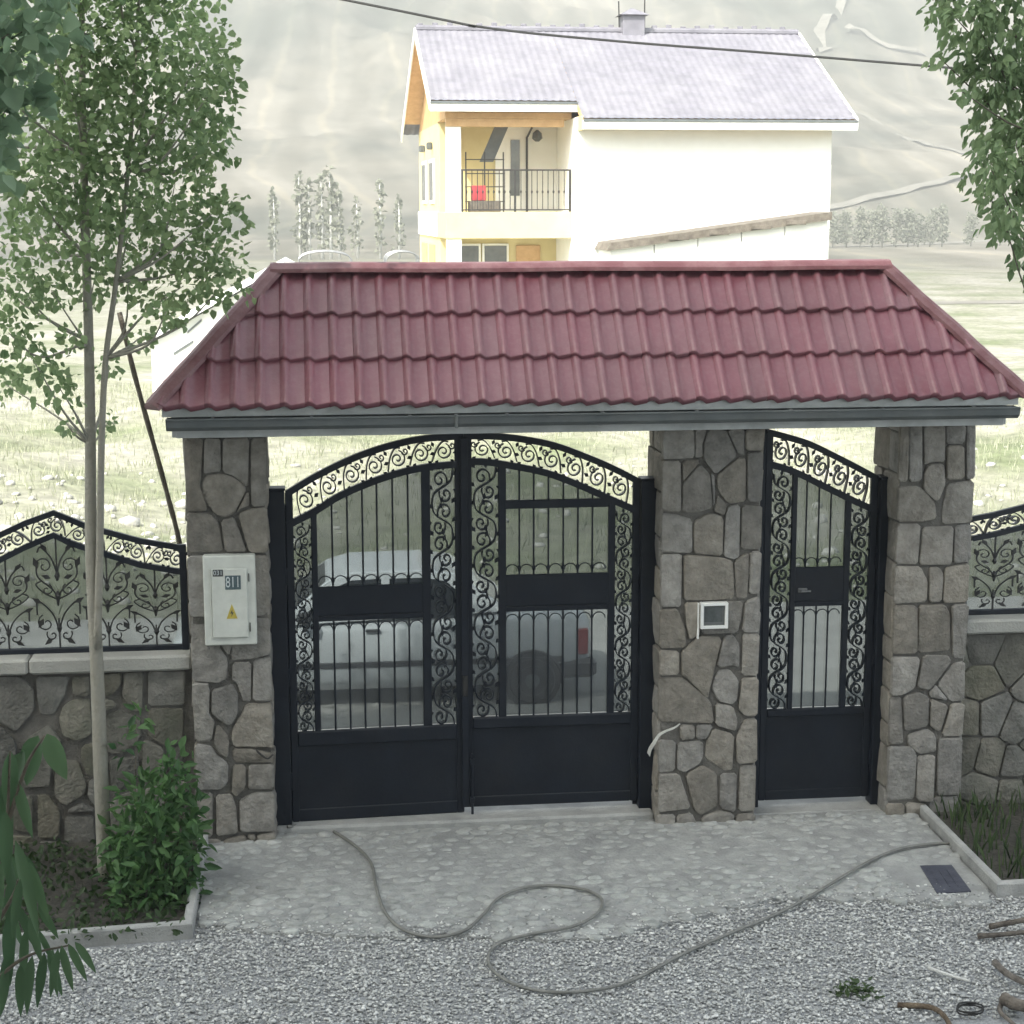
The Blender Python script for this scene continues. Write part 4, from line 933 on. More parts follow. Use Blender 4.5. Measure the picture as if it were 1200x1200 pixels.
# ------------------------------------------------------------------ leaves and trees
def leaves(name, pos, size, m, parent, aspect=.62, droop=.3, outward=None, tone=None, fold=.12, shape='leaf', kind='stuff', up=.5, origin=None):
    pos = np.asarray(pos, float); n = len(pos)
    d = rng.normal(0, 1, (n, 3)); d[:, 2] -= droop*1.6
    if outward is not None: d += outward*1.2
    d /= np.linalg.norm(d, axis=1)[:, None]
    nr = rng.normal(0, 1, (n, 3)); nr[:, 2] += up*2; nr[:, 1] -= .3
    s = np.cross(d, nr); s /= np.linalg.norm(s, axis=1)[:, None]+1e-9; nn = np.cross(s, d)
    L = size*rng.uniform(.5, 1.4, n)
    prof = [(0, 0, 0), (.30, .5, 1), (.68, .36, .6), (1, 0, -.4), (.68, -.36, .6), (.30, -.5, 1)] if shape == 'leaf' else \
           [(0, 0, 0), (.25, .5, .8), (.55, .42, .9), (1, 0, -1.2), (.55, -.42, .9), (.25, -.5, .8)]
    V = np.stack([pos+d*(a*L)[:, None]+s*(b*L*aspect)[:, None]+nn*(c*L*fold)[:, None] for a, b, c in prof], 1).reshape(-1, 3)
    base = 6*np.arange(n)[:, None]
    F = np.concatenate([base+np.array([[0, 1, 2, 3]]), base+np.array([[0, 3, 4, 5]])], 0)
    t = np.clip(rng.normal(.45, .22, n), 0, 1) if tone is None else np.clip(tone, 0, 1)
    o = npmesh(name, V, F, m, parent, np.repeat(t, 6), origin=origin)
    if kind: o['kind'] = kind
    return o
def clump_points(clumps):
    """clumps: (centre, radius xyz, count) -> positions, outward dirs, tone"""
    P, O, T = [], [], []
    for c, r, n in clumps:
        v = rng.normal(0, 1, (n, 3)); v /= np.linalg.norm(v, axis=1)[:, None]; k = rng.uniform(.12, 1, n)**.5
        k *= 1+.25*np.sin(v[:, :1]*5+v[:, 2:]*4).ravel()
        p = np.asarray(c)+v*k[:, None]*np.asarray(r); P.append(p); O.append(v); T.append(np.full(n, rng.normal(0, .10))+rng.normal(.45, .17, n))
    return np.concatenate(P), np.concatenate(O), np.concatenate(T)
def twig_tubes(par, a, b, r, bk='bark_dark'):
    a, b = np.asarray(a, float), np.asarray(b, float); m_ = (a+b)/2+rng.normal(0, .06, 3)*np.linalg.norm(b-a)
    m_[2] -= .08*np.linalg.norm(b-a); P = catmull([a, m_, b], 4); mb = MB(); mb.tube(P, list(np.linspace(r, r*.25, len(P))), 5)
    return mb.build('limb', bk, par, smooth=True)

# young poplar in the planter
tb = gz(124, 1032, .035); TY = tb[1]
def T(x, y, dy=0.0): return at(x, y, TY+dy)
tree = empty('poplar_tree', tuple(tb), 'slender young poplar with a pale twin trunk growing in the planter', 'tree', 'trees')
tk = MB()
main = [T(124, 1036), T(118, 900), T(113, 770), T(107, 650), T(106, 520), T(104, 400), T(101, 300), T(98, 180), T(96, 40), T(95, -120), T(97, -300)]
tk.tube(catmull(main, 5), list(np.linspace(.060, .012, (len(main)-1)*5+1)), 10)
tk.build('trunk', 'bark', tree, smooth=True)
t2 = MB(); sec = [T(114, 760, -.03), T(117, 640, -.06), T(119, 520, -.08), T(124, 420, -.05), T(136, 330, .0), T(150, 200, .1), T(160, 60, .15), T(165, -80, .2)]
t2.tube(catmull(sec, 5), list(np.linspace(.032, .010, (len(sec)-1)*5+1)), 8)
t2.build('trunk', 'bark', tree, smooth=True)
cl = []
spec = [(60, 60, 60, 70), (120, 30, 70, 70), (190, 40, 60, 60), (235, 70, 45, 45), (50, 140, 55, 60), (110, 120, 60, 60), (170, 130, 60, 55), (225, 145, 50, 50), (245, 110, 32, 45),
        (30, 210, 45, 45), (85, 205, 55, 50), (145, 205, 55, 50), (205, 215, 52, 45), (238, 175, 30, 25), (40, 270, 40, 35), (95, 270, 45, 40), (150, 275, 45, 40), (205, 275, 45, 36), (255, 245, 34, 30),
        (250, 300, 40, 30), (215, 335, 40, 30), (265, 330, 28, 26), (195, 365, 24, 18), (20, 330, 38, 34), (60, 340, 26, 24), (10, 390, 34, 28), (38, 420, 30, 26), (70, 455, 22, 20), (88, 395, 14, 16), (165, 395, 14, 14),
        (128, 430, 12, 16), (126, 495, 8, 14), (80, 500, 8, 8), (5, 450, 22, 18), (150, 330, 26, 24), (110, 330, 26, 26),
        (70, -40, 70, 70), (150, -50, 80, 70), (220, -30, 50, 60), (90, -150, 80, 80), (170, -160, 70, 80), (110, -260, 60, 70), (-40, 60, 55, 70), (-50, 180, 50, 60), (-45, 300, 45, 50), (0, -60, 60, 70)]
for x, y, rx, rz in spec:
    dep = random.uniform(-.55, .65); c = T(x, y, dep); s = 1/160.0
    n = int(rx*rz*.15)+8
    if y < -20 or x < -20: n = int(n*.55)
    cl.append((c, (rx*s*1.2, .42, rz*s*1.2), n))
    k = min(range(len(main)), key=lambda i: abs(main[i][2]-(c[2]-.35)))
    src = main[k] if x < 130 else sec[min(range(len(sec)), key=lambda i: abs(sec[i][2]-(c[2]-.35)))]
    twig_tubes(tree, src, c, .014, 'bark')
P, O, Tn = clump_points(cl)
leaves('crown', P, .058, 'leaf_poplar', tree, .85, .5, O, Tn)

# broad leaved tree reaching in at the far left
MY = -3.2
def T2(x, y, dy=0.0): return at(x, y, MY+dy)
b0 = gz(-190, 1180, .0); 
mt = empty('broadleaf_tree', (T2(-190, 300)[0], MY, 0), 'dark broad leaved tree reaching into view beside the poplar', 'tree', 'trees')
mk = MB(); tr_ = [np.array([T2(-190, 300)[0], MY, 0]), T2(-185, 700), T2(-170, 350), T2(-150, 100), T2(-130, -100)]
mk.tube(catmull(tr_, 6), list(np.linspace(.11, .03, 25)), 9); mk.build('trunk', 'bark_dark', mt, smooth=True)
cl = []; lm = MB()
for x, y, rx, rz in ((10, 40, 50, 50), (-40, 90, 60, 60), (55, 20, 38, 34), (15, 110, 42, 36), (-30, 180, 45, 50), (-60, 0, 60, 60), (40, -30, 60, 50), (-90, 120, 60, 70), (-10, 150, 30, 26)):
    c = T2(x, y, random.uniform(-.4, .4)); cl.append((c, (rx/190, .3, rz/190), int(rx*rz*.034)+5)); twig_tubes(mt, tr_[3] if y < 60 else tr_[2], c, .016)
P, O, Tn = clump_points(cl); leaves('crown', P, .115, 'leaf_maple', mt, .95, .4, O, Tn)

# tree hanging in at the right
RYT = -2.0
def T3(x, y, dy=0.0): return at(x, y, RYT+dy)
rt_ = empty('willow_leaf_tree', (T3(1310, 300)[0], RYT, 0), 'green tree with drooping leafy twigs over the wall with weeds', 'tree', 'trees')
rk_ = MB(); tr3 = [np.array([T3(1310, 300)[0], RYT, 0]), T3(1300, 700), T3(1290, 400), T3(1280, 150), T3(1270, -100)]
rk_.tube(catmull(tr3, 6), list(np.linspace(.12, .03, 25)), 9); rk_.build('trunk', 'bark_dark', rt_, smooth=True)
cl = []; lm = MB()
for x, y, rx, rz in ((1110, 10, 22, 22), (1140, 20, 34, 34), (1185, 30, 40, 50), (1135, 65, 26, 26), (1160, 90, 36, 36), (1195, 110, 36, 44), (1160, 145, 24, 36), (1190, 165, 34, 36), (1160, 195, 26, 28), (1185, 215, 30, 34), (1160, 232, 16, 14), (1175, 255, 20, 22), (1197, 270, 18, 30), (1196, 312, 7, 10), (1099, 66, 5, 8), (1128, 108, 8, 8), (1230, 60, 50, 60), (1230, 180, 45, 60), (1240, 300, 40, 50), (1180, -40, 60, 50), (1120, -30, 40, 26), (1230, -60, 60, 60), (1300, 60, 60, 80), (1320, 200, 60, 80)):
    c = T3(x, y, random.uniform(-.4, .4)); s = 1/168.0; cl.append((c, (rx*s*1.05, .26, rz*s*1.05), int(rx*rz*.17)+5)); twig_tubes(rt_, tr3[3] if y < 120 else tr3[2], c, .013)
P, O, Tn = clump_points(cl); leaves('crown', P, .072, 'leaf_right', rt_, .55, 1.2, O, Tn)

# leafy shrub against the wall, dark ground cover, weeds
bb = gz(180, 1075, .03)
bu = empty('leafy_shrub', (bb[0], bb[1]+.35, .03), 'bright green leafy shrub beside the poplar trunk in the planter', 'shrub')
cl = []; st_ = MB()
for x, y, dy, rx, rz, n in ((205, 905, .55, .10, .12, 90), (180, 935, .5, .17, .14, 190), (215, 950, .45, .10, .16, 110), (165, 975, .4, .14, .15, 170), (200, 985, .35, .18, .16, 230), (150, 1010, .3, .10, .12, 90), (185, 1030, .25, .22, .15, 260), (155, 1050, .1, .13, .12, 120), (205, 1060, .2, .12, .12, 130), (175, 1070, .1, .2, .08, 140), (225, 1005, .4, .05, .08, 30), (150, 870, .75, .05, .06, 14), (160, 840, .9, .06, .06, 16), (135, 990, .4, .05, .1, 30)):
    c = at(x, y, bb[1]+dy+.15); cl.append((c, (rx*1.65, .34, rz*1.6), int(n*.95))); twig_tubes(bu, (bb[0]+rng.uniform(-.1, .1), bb[1]+.35, .02), c, .009)
P, O, Tn = clump_points(cl); leaves('foliage', P, .105, 'leaf_bush', bu, .42, .1, O, Tn, up=.5)
gcp = np.stack([rng.uniform(-2.9, -1.0, 1500), rng.uniform(-1.98, -.05, 1500), np.zeros(1500)], 1); gcp[:, 2] = .04+rng.uniform(0, .09, 1500)
tag(leaves('ground_cover', gcp, .055, 'leaf_weed', None, .6, -.3, None, rng.normal(.15, .12, 1500)), 'dark low leaves covering the planter soil', 'ground cover', kind='stuff')
def blades(name, n, xr_, yr_, hmin, hmax, m, zfun, wd=.006):
    x = rng.uniform(*xr_, n); y = rng.uniform(*yr_, n); h = rng.uniform(hmin, hmax, n); a = rng.uniform(0, 6.28, n); ln = rng.uniform(0, .5, n)*h
    z = zfun(x, y); px, py = np.cos(a), np.sin(a); dx, dy = np.cos(a*3.1), np.sin(a*3.1)
    V = np.stack([np.stack([x-px*wd, y-py*wd, z-.01], 1), np.stack([x+px*wd, y+py*wd, z-.01], 1), np.stack([x+dx*ln*.4+px*wd*.7, y+dy*ln*.4+py*wd*.7, z+h*.6], 1), np.stack([x+dx*ln, y+dy*ln, z+h], 1)], 1).reshape(-1, 3)
    F = 4*np.arange(n)[:, None]+np.array([[0, 1, 2, 3]])
    return npmesh(name, V, F, m, None, np.repeat(rng.uniform(0, 1, n), 4))
wd_ = blades('weeds', 700, (rk[0]+.1, 7.2), (rk[1]+.12, .08), .05, .26, 'leaf_weed', lambda x, y: np.full(len(x), .035), .008)
tag(wd_, 'tangled weeds and grass behind the kerb under the dark wall', 'weeds', kind='stuff')
lf = gz(1003, 1160, .02); cp = np.array(lf)+np.stack([rng.normal(0, .085, 70), rng.normal(0, .05, 70), rng.uniform(-.01, .03, 70)], 1)
tag(leaves('leaf_litter', cp, .055, 'leaf_weed', None, .5, .1, None, rng.normal(.5, .2, 70), origin=tuple(lf)), 'small heap of green leaf litter on the gravel', 'leaf litter', kind='stuff')

# young peach tree whose top reaches in at the lower left
pb = at(15, 1100, -8.6)
pt = empty('peach_tree', (pb[0]-.25, -8.6, -.01), 'young fruit tree with long drooping leaves in the yard', 'tree', 'trees')
def T4(x, y, dy=0.0): return at(x, y, -8.6+dy)
stp = MB(); s0 = np.array([pb[0]-.25, -8.6, -.01]); stems = [[s0, s0+np.array([.02, 0, 1.2]), T4(-60, 1250), T4(-20, 1120), T4(5, 1000), T4(12, 880)], [T4(-40, 1190), T4(5, 1140), T4(38, 1118), T4(80, 1108)], [T4(-15, 1100), T4(15, 1050), T4(30, 1005)], [T4(5, 980), T4(30, 900), T4(52, 862)]]
for k, q in enumerate(stems):
    PP = catmull(q, 6); stp.tube(PP, list(np.linspace(.022 if k == 0 else .008, .003, len(PP))), 6)
stp.build('trunk', 'bark_dark', pt, smooth=True)
def big_leaf(x, y, ang, L, wd, dy=0.0, tone=.4, curl=.35):
    """one long drooping leaf: ang in the picture plane sense, built in space"""
    b = T4(x, y, dy); d = np.array([math.cos(ang), random.uniform(-.35, .35), math.sin(ang)]); d /= np.linalg.norm(d)
    s = np.cross(d, [random.uniform(-.6, .6), -1, random.uniform(-.3, .3)]); s /= np.linalg.norm(s); nn = np.cross(s, d); V = []; F = []
    n = 7
    for i in range(n+1):
        t = i/n; w_ = wd*math.sin(math.pi*min(1, t**.8*1.0))**.8+.001; p = b+d*L*t+np.array([0, 0, -1])*curl*L*t*t*.5
        V += [p-s*w_+nn*w_*.35, p, p+s*w_+nn*w_*.35]
    for i in range(n):
        a = 3*i; F += [(a, a+1, a+4, a+3), (a+1, a+2, a+5, a+4)]
    return V, F, tone
for (x, y, an, L, wd, dy, tn) in [(6, 985, -1.5, .30, .026, .0, .35), (18, 985, -1.35, .34, .028, -.05, .5), (28, 1000, -1.3, .28, .024, .05, .25), (12, 1030, -1.6, .30, .028, .08, .3), (34, 1010, -1.2, .22, .022, 0, .6), (2, 1010, -1.7, .3, .026, -.1, .45),
    (20, 1060, -1.2, .22, .024, .05, .4), (35, 1075, -1.4, .18, .022, -.05, .6), (8, 1075, -1.6, .26, .026, 0, .25), (45, 1060, -1.0, .14, .02, .1, .5),
    (52, 1116, -1.75, .19, .021, 0, .3), (62, 1112, -1.5, .17, .02, .04, .45), (72, 1108, -1.3, .16, .02, -.04, .55), (80, 1106, -1.1, .15, .018, .03, .65), (38, 1120, -1.7, .20, .022, -.02, .35), (24, 1130, -1.6, .18, .022, .03, .4), (6, 1135, -1.7, .16, .024, 0, .35), (88, 1104, -.9, .13, .017, 0, .6), (14, 1110, -1.9, .2, .022, .06, .2),
    (10, 1000, -1.2, .22, .02, .1, .5), (24, 1030, -1.8, .24, .02, -.1, .45), (2, 1050, -1.3, .24, .02, .1, .5), (30, 1090, -1.7, .2, .02, .1, .5), (46, 1090, -1.2, .16, .018, 0, .55), (56, 1118, -1.3, .17, .018, .08, .4), (68, 1112, -1.8, .18, .018, -.06, .5),
    (45, 862, -1.9, .20, .052, .1, .45), (55, 860, -1.1, .17, .050, .05, .65), (28, 880, -2.0, .2, .04, .1, .3), (12, 880, -1.7, .24, .036, 0, .4), (2, 920, -1.5, .25, .034, .05, .3), (20, 915, -1.3, .2, .03, 0, .5), (6, 950, -1.6, .24, .03, -.05, .35)]:
    Vv, Ff, tn = big_leaf(x, y, an, L*.8, wd*.72, dy, tn)
    npmesh('leaf', Vv, Ff, 'leaf_peach', pt, np.full(len(Vv), tn), smooth=True)

# leaning pole behind the fence
lp = MB(); PP = catmull([at(140, 366, .62), at(158, 440, .60), at(180, 520, .57), at(199, 590, .54), at(211, 640, .52), at(222, 720, .5), np.array([at(226, 760, .5)[0]+.02, .52, -.05])], 5)
lp.tube(PP, [.021+.002*math.sin(i*1.7) for i in range(len(PP))], 7)
tag(lp.build('leaning_pole', 'bark_dark', None, smooth=True, origin=tuple(PP[-1])), 'thin dark wooden pole leaning behind the fence against the pillar', 'pole')

# ------------------------------------------------------------------ parked car behind the gate
CY0 = 3.9; CW = 1.62
cxl = at(196, 760, CY0)[0]; cxr = at(694, 770, CY0)[0]; CL = cxr-cxl
car = empty('parked_car', (cxl+CL/2, CY0+CW/2, 0), 'white saloon car parked behind the driveway gate', 'car')
cm = CY0+CW/2
def cs(u, z0, z1, hw, zs=None):
    """body cross section at length u: rounded box"""
    x = cxl+u*CL; r = .09
    pts = [(-hw*.9, z0), (-hw, z0+.12), (-hw, (z0+z1)/2), (-hw*.985, z1-.1), (-hw*.90, z1-.02), (-hw*.6, z1), (0, z1+.012), (hw*.6, z1), (hw*.90, z1-.02), (hw*.985, z1-.1), (hw, (z0+z1)/2), (hw, z0+.12), (hw*.9, z0)]
    return [(x, cm+y, z) for y, z in pts]
hw = CW/2
body = MB()
body.loft([cs(0.0, .30, .62, hw*.80), cs(.012, .24, .70, hw*.90), cs(.05, .20, .78, hw*.96), cs(.15, .19, .85, hw), cs(.28, .19, .90, hw), cs(.5, .19, .92, hw), cs(.72, .19, .95, hw), cs(.85, .20, .99, hw), cs(.95, .22, .985, hw*.97), cs(.985, .26, .93, hw*.92), cs(1.0, .32, .86, hw*.84)])
BD = body.build('body', 'car_paint', car, smooth=True)
def gh_sec(u, z, w0): x = cxl+u*CL; return x, z, w0
cab = MB()
pr = [(.255, .90), (.375, 1.32), (.43, 1.395), (.60, 1.405), (.68, 1.36), (.80, .985)]
def cabring(y, ins): return [(cxl+u*CL, y, z) for u, z in pr]
n = len(pr)
def wz(z): return hw*(.95-.24*(z-.9)/.5)
L0 = [(cxl+u*CL, cm-wz(z), z) for u, z in pr]; L1 = [(cxl+u*CL, cm-wz(z)*.93, z+.012) for u, z in pr]; L2 = [(cxl+u*CL, cm+wz(z)*.93, z+.012) for u, z in pr]; L3 = [(cxl+u*CL, cm+wz(z), z) for u, z in pr]
cab.loft([L0, L1, L2, L3]); cab.build('cabin', 'car_paint', car)
def car_pane(poly, off):
    for sgn in (-1, 1):
        V = [(cxl+u*CL, cm+sgn*(wz(z)+off), z) for u, z in poly]; V2 = [(cxl+u*CL, cm+sgn*(wz(z)-.02), z) for u, z in poly]
        MB().loft([V, V2]).build('window', 'car_glass', car)
car_pane([(.30, .94), (.39, 1.26), (.43, 1.33), (.50, 1.34), (.50, .945)], .006)
car_pane([(.52, .945), (.52, 1.34), (.60, 1.34), (.655, 1.30), (.70, 1.12), (.70, .96)], .006)
for a, b, nm in (((.262, .93), (.372, 1.30), 'windscreen'), ((.69, 1.315), (.792, 1.01), 'rear_window')):
    (u0, z0), (u1, z1) = a, b; sgn = -1 if nm == 'windscreen' else 1; o_ = sgn*.012
    V = [(cxl+u0*CL+o_, cm-wz(z0)*.88, z0+.01), (cxl+u0*CL+o_, cm+wz(z0)*.88, z0+.01), (cxl+u1*CL+o_, cm+wz(z1)*.86, z1+.012), (cxl+u1*CL+o_, cm-wz(z1)*.86, z1+.012)]
    MB().loft([V, [(x-sgn*.03, y, z-.01) for x, y, z in V]]).build(nm, 'car_glass', car)
for u in (.165, .855):
    for sgn in (-1, 1):
        aw = MB(); aw.loft([[(cxl+u*CL+.31*math.cos(a), cm+sgn*yy, .25+.31*math.sin(a)) for a in np.linspace(0, 2*math.pi, 20, False)] for yy in (hw-.03, hw+.003)]); aw.build('wheel_well', 'rubber', car)
        x = cxl+u*CL; y = cm+sgn*(hw-.07); wh = MB()
        wh.loft([[(x+r*math.cos(a), y+yy, .245+r*math.sin(a)) for a in np.linspace(0, 2*math.pi, 20, False)] for r, yy in ((.18, -.095), (.235, -.095), (.255, -.07), (.255, .07), (.235, .095), (.18, .095))])
        wo = wh.build('wheel', 'rubber', car, smooth=False)
        rm = MB(); rm.loft([[(x+r*math.cos(a), y+yy*sgn, .245+r*math.sin(a)) for a in np.linspace(0, 2*math.pi, 16, False)] for r, yy in ((.165, .06), (.165, .098), (.14, .085), (.05, .10))]); rm.build('rim', 'alloy', wo)
        am = MB(); am.tube([(x+.315*math.cos(a), cm+sgn*(hw+.004), .25+.315*math.sin(a)) for a in np.linspace(-.15, math.pi+.15, 16)], .018, 5); am.build('wheel_arch', 'black_trim', car)
for nm, u0, u1 in (('bumper', -.004, .03), ('bumper', .915, 1.012)):
    MB().box(cxl+u0*CL, cxl+u1*CL, cm-hw*1.0, cm+hw*1.0, .25, .45, .04).build(nm, 'black_trim', car)
for sgn in (-1, 1):
    MB().box(cxl+.967*CL, cxl+.992*CL, *sorted((cm+sgn*hw*.60, cm+sgn*hw*.962)), .50, .78, .012).build('taillight', 'tail_red', car)
    MB().box(cxl+.004*CL, cxl+.035*CL, cm+sgn*hw*.62-.14, cm+sgn*hw*.62+.14, .55, .67, .02).build('headlight', 'lamp_clear', car)
    MB().box(cxl+.20*CL, cxl+.93*CL, cm+sgn*(hw+.004)-.012, cm+sgn*(hw+.004)+.012, .44, .50, .008).build('side_moulding', 'black_trim', car)
    for u in (.46, .66): MB().box(cxl+u*CL, cxl+(u+.035)*CL, cm+sgn*(hw+.006)-.012, cm+sgn*(hw+.006)+.012, .82, .85, .006).build('door_handle', 'black_trim', car)
    MB().box(cxl+.30*CL, cxl+.335*CL, cm+sgn*(hw+.09)-.075, cm+sgn*(hw+.09)+.075, .95, 1.06, .03).build('mirror', 'black_trim', car)

# ------------------------------------------------------------------ white house with a grey roof
HO = at(525, 248, 30.7); hx, hy = HO[0], 30.7; HA = R(1.2)
house = empty('house', (hx, hy, gh(hx, hy)), 'two storey white house with lavender grey roof and corner balcony', 'house', 'houses', rz=0)
XF = Matrix.Translation((hx, hy, 0)) @ Matrix.Rotation(HA, 4, 'Z')
def hpart(nm, mb, m, parent=None, smooth=False): return mb.build(nm, m, parent or house, smooth, xf=XF)
def hz(y_px, dist): return CAM[2]+(245-y_px)/FPX*dist
BW, MW, MFY, BK = 3.14, 9.66, -0.8, 8.6
zs1, zs0 = 5.08, 4.42                     # upper balcony slab
zev = 7.29
# main block
mbk = MB(); mbk.box(BW, MW, MFY, BK, -.6, zev+.1); wl = hpart('wall', mbk, 'house_white')
gm = MB(); rid = 9.9; yr = (MFY+BK)/2
# left wing: walls, slab, corner column, recess
hpart('wall', MB().box(0, BW-.002, 2.4, BK-.01, -.6, zev+.1), 'house_cream')
hpart('wall', MB().box(.0, BW-.002, .16, 2.39, -.6, 2.2), 'house_white')
hpart('corner_column', MB().box(-.02, .34, -.02, .34, -.6, 7.38, .01), 'house_white')
hpart('corner_column', MB().box(-.01, .3, 2.05, 2.42, -.6, 7.38, .01), 'house_cream')
sl = hpart('balcony_slab', MB().box(-.06, BW-.003, -.07, 2.39, zs0, zs1, .01), 'house_cream')
hpart('balcony_slab', MB().box(-.055, BW-.003, -.06, 2.385, 7.38, 7.54, .01), 'house_wood')
hpart('beam', MB().box(-.04, BW-.2, -.05, .12, 7.18, 7.378, .01), 'house_wood')
# gables
for x0, x1, m_ in ((0.0, .15, 'house_wood'), (MW-.15, MW-.001, 'house_white')):
    hpart('gable', MB().loft([[(x0, (MFY if x0 > 1 else 0)+.0, zev+.1), (x0, BK-.02, zev+.1), (x0, yr, rid-.22)], [(x1, (MFY if x0 > 1 else 0), zev+.1), (x1, BK-.02, zev+.1), (x1, yr, rid-.22)]]), m_)
# roof: wavy metal tiles in courses on both slopes, lower front edge over the main block
def roof_slope(x0, x1, y_e, z_e, sgn):
    ny_ = 15; mb = MB(); nxs = int((x1-x0)/.045); rings = []
    yr_, zr_ = yr, rid
    pts = []
    for j in range(ny_):
        for t in (j/ny_, (j+.97)/ny_):
            lift = .035 if t == j/ny_ else .0
            pts.append((y_e+(yr_-y_e)*t, z_e+(zr_-z_e)*t+lift))
    rings = [[(x0+(x1-x0)*i/nxs, y, z+0.009*math.cos(2*math.pi*(x0+(x1-x0)*i/nxs)/.2)) for y, z in pts] for i in range(nxs+1)]
    mb.loft(rings, False, False, closed=False); return mb
sl_ = (rid-7.31)/(yr-(MFY-.55))
bY = -.42; bz = 7.31+sl_*(bY-(MFY-.55))
hr = hpart('roof', roof_slope(BW+.06, MW+.45, MFY-.55, 7.31, 1), 'house_roof', smooth=True)
hpart('roof', roof_slope(-.45, BW+.06, bY, bz, 1), 'house_roof', smooth=True)
hpart('roof', roof_slope(-.45, MW+.45, BK+.55, 7.31, -1), 'house_roof', smooth=True)
for a0, a1, yy, zz_ in ((BW+.05, MW+.47, MFY-.57, 7.31), (-.47, BW+.09, bY-.02, bz)):
    hpart('fascia', MB().box(a0, a1, yy-.04, yy+.02, zz_-.24, zz_-.02, .005), 'house_white')
    hpart('gutter_edge', MB().box(a0, a1, yy-.07, yy-.042, zz_-.05, zz_+.005, .005), 'gutter')
    hpart('soffit', MB().loft([[(a0, 2*yr-yy-.022, zz_-.16), (a1, 2*yr-yy-.022, zz_-.16), (a1, yr+.4, rid-.34), (a0, yr+.4, rid-.34)], [(a0, 2*yr-yy-.022, zz_-.06), (a1, 2*yr-yy-.022, zz_-.06), (a1, yr+.4, rid-.22), (a0, yr+.4, rid-.22)]]), 'house_wood')
    hpart('soffit', MB().loft([[(a0, yy+.022, zz_-.16), (a1, yy+.022, zz_-.16), (a1, yr-.4, rid-.34), (a0, yr-.4, rid-.34)], [(a0, yy+.022, zz_-.06), (a1, yy+.022, zz_-.06), (a1, yr-.4, rid-.22), (a0, yr-.4, rid-.22)]]), 'house_wood')
for xx, ye, zz_ in ((-.49, bY, bz), (MW+.46, MFY-.55, 7.31)):
    for (ya, za) in ((ye, zz_), (BK+.55, 7.31)):
        hpart('barge_board', MB().loft([[(xx, ya, za-.20), (xx, ya, za+.04), (xx, yr, rid+.05), (xx, yr, rid-.2)], [(xx+.04, ya, za-.20), (xx+.04, ya, za+.04), (xx+.04, yr, rid+.05), (xx+.04, yr, rid-.2)]]), 'house_white')
hpart('ridge_cap', MB().tube([(-.45, yr, rid+.03), (MW+.45, yr, rid+.03)], .09, 8), 'house_roof')
for q in range(26): hpart('ridge_tile', MB().box(-.4+q*.40, -.25+q*.40, yr-.03, yr+.03, rid+.1, rid+.16+.02*(q % 3), .01), 'house_roof')
# yellow cheek where the main roof overhangs the balcony
hpart('eave_cheek', MB().box(BW+.02, BW+.058, MFY-.55, bY+.02, 7.05, 7.40, .005), 'house_cream')
# chimney
ch = hpart('chimney', MB().box(5.15, 5.75, yr-.3, yr+.3, rid-.5, rid+.42, .01), 'house_roof')
hpart('chimney_cap', MB().loft([[(5.05, yr-.4, rid+.42), (5.85, yr-.4, rid+.42), (5.85, yr+.4, rid+.42), (5.05, yr+.4, rid+.42)], [(5.42, yr-.03, rid+.62), (5.48, yr-.03, rid+.62), (5.48, yr+.03, rid+.62), (5.42, yr+.03, rid+.62)]]), 'house_roof', ch)
hpart('aerial', MB().tube([(5.80, yr, rid+.1), (5.80, yr, rid+.95)], .02, 5), 'iron_old', ch)
hpart('aerial', MB().tube([(5.10, yr, rid+.1), (5.08, yr, rid+.80)], .02, 5), 'iron_old', ch)
# balcony railing: posts, rails, bars, scroll bits
rl = hpart('railing', MB().box(.33, BW-.01, -.03, .0, zs1+1.02, zs1+1.06, .005), 'iron_old')
hpart('rail', MB().box(.33, BW-.01, -.03, .0, zs1+.04, zs1+.07, .005), 'iron_old', rl)
for xx in (.36, 1.70, BW-.04): hpart('post', MB().box(xx-.025, xx+.025, -.04, .01, zs1, zs1+1.06, .005), 'iron_old', rl)
for q in range(19):
    xx = .47+q*.138; m_ = MB(); m_.tube([(xx, -.015, zs1+.06), (xx, -.015, zs1+.45), (xx, -.015, zs1+.5), (xx, -.015, zs1+.55), (xx, -.015, zs1+1.03)], [.011, .011, .028, .011, .011], 5); hpart('bar', m_, 'iron_old', rl)
# balcony interior: white right wall with window and pipe, slanted board, rack, red box
hpart('window', MB().box(2.0, 2.28, 2.36, 2.395, 5.4, 7.0, .005), 'house_glass')
hpart('wall', MB().box(1.5, BW-.004, 2.30, 2.36, zs1+.001, 7.37), 'house_white')
hpart('window', MB().box(1.9, 2.14, 2.27, 2.305, 5.5, 6.95, .005), 'house_glass')
hpart('drainpipe', MB().tube([(2.32, 2.2, zs1), (2.32, 2.2, 7.0), (2.45, 1.6, 7.4)], .03, 6), 'iron_old')
hpart('wall_lamp', MB().loft([[(2.58+r*math.cos(a), 2.1+r*math.sin(a), z) for a in np.linspace(0, 6.28, 8, False)] for r, z in ((.03, 7.2), (.12, 7.12), (.14, 6.98), (.05, 6.9))]), 'screen')
hpart('slanted_board', MB().loft([[(.95, 1.2, 6.35), (1.30, 1.2, 6.35), (1.75, 1.2, 7.36), (1.40, 1.2, 7.36)], [(.95, 1.32, 6.35), (1.30, 1.32, 6.35), (1.75, 1.32, 7.36), (1.40, 1.32, 7.36)]]), 'gutter')
rack = MB()
for z in (zs1+.25, zs1+.62, zs1+.95, zs1+1.3): rack.box(.5, 1.5, .55, .6, z, z+.025)
for xx in (.52, 1.0, 1.48): rack.box(xx-.015, xx+.015, .55, .6, zs1+.0, zs1+1.5)
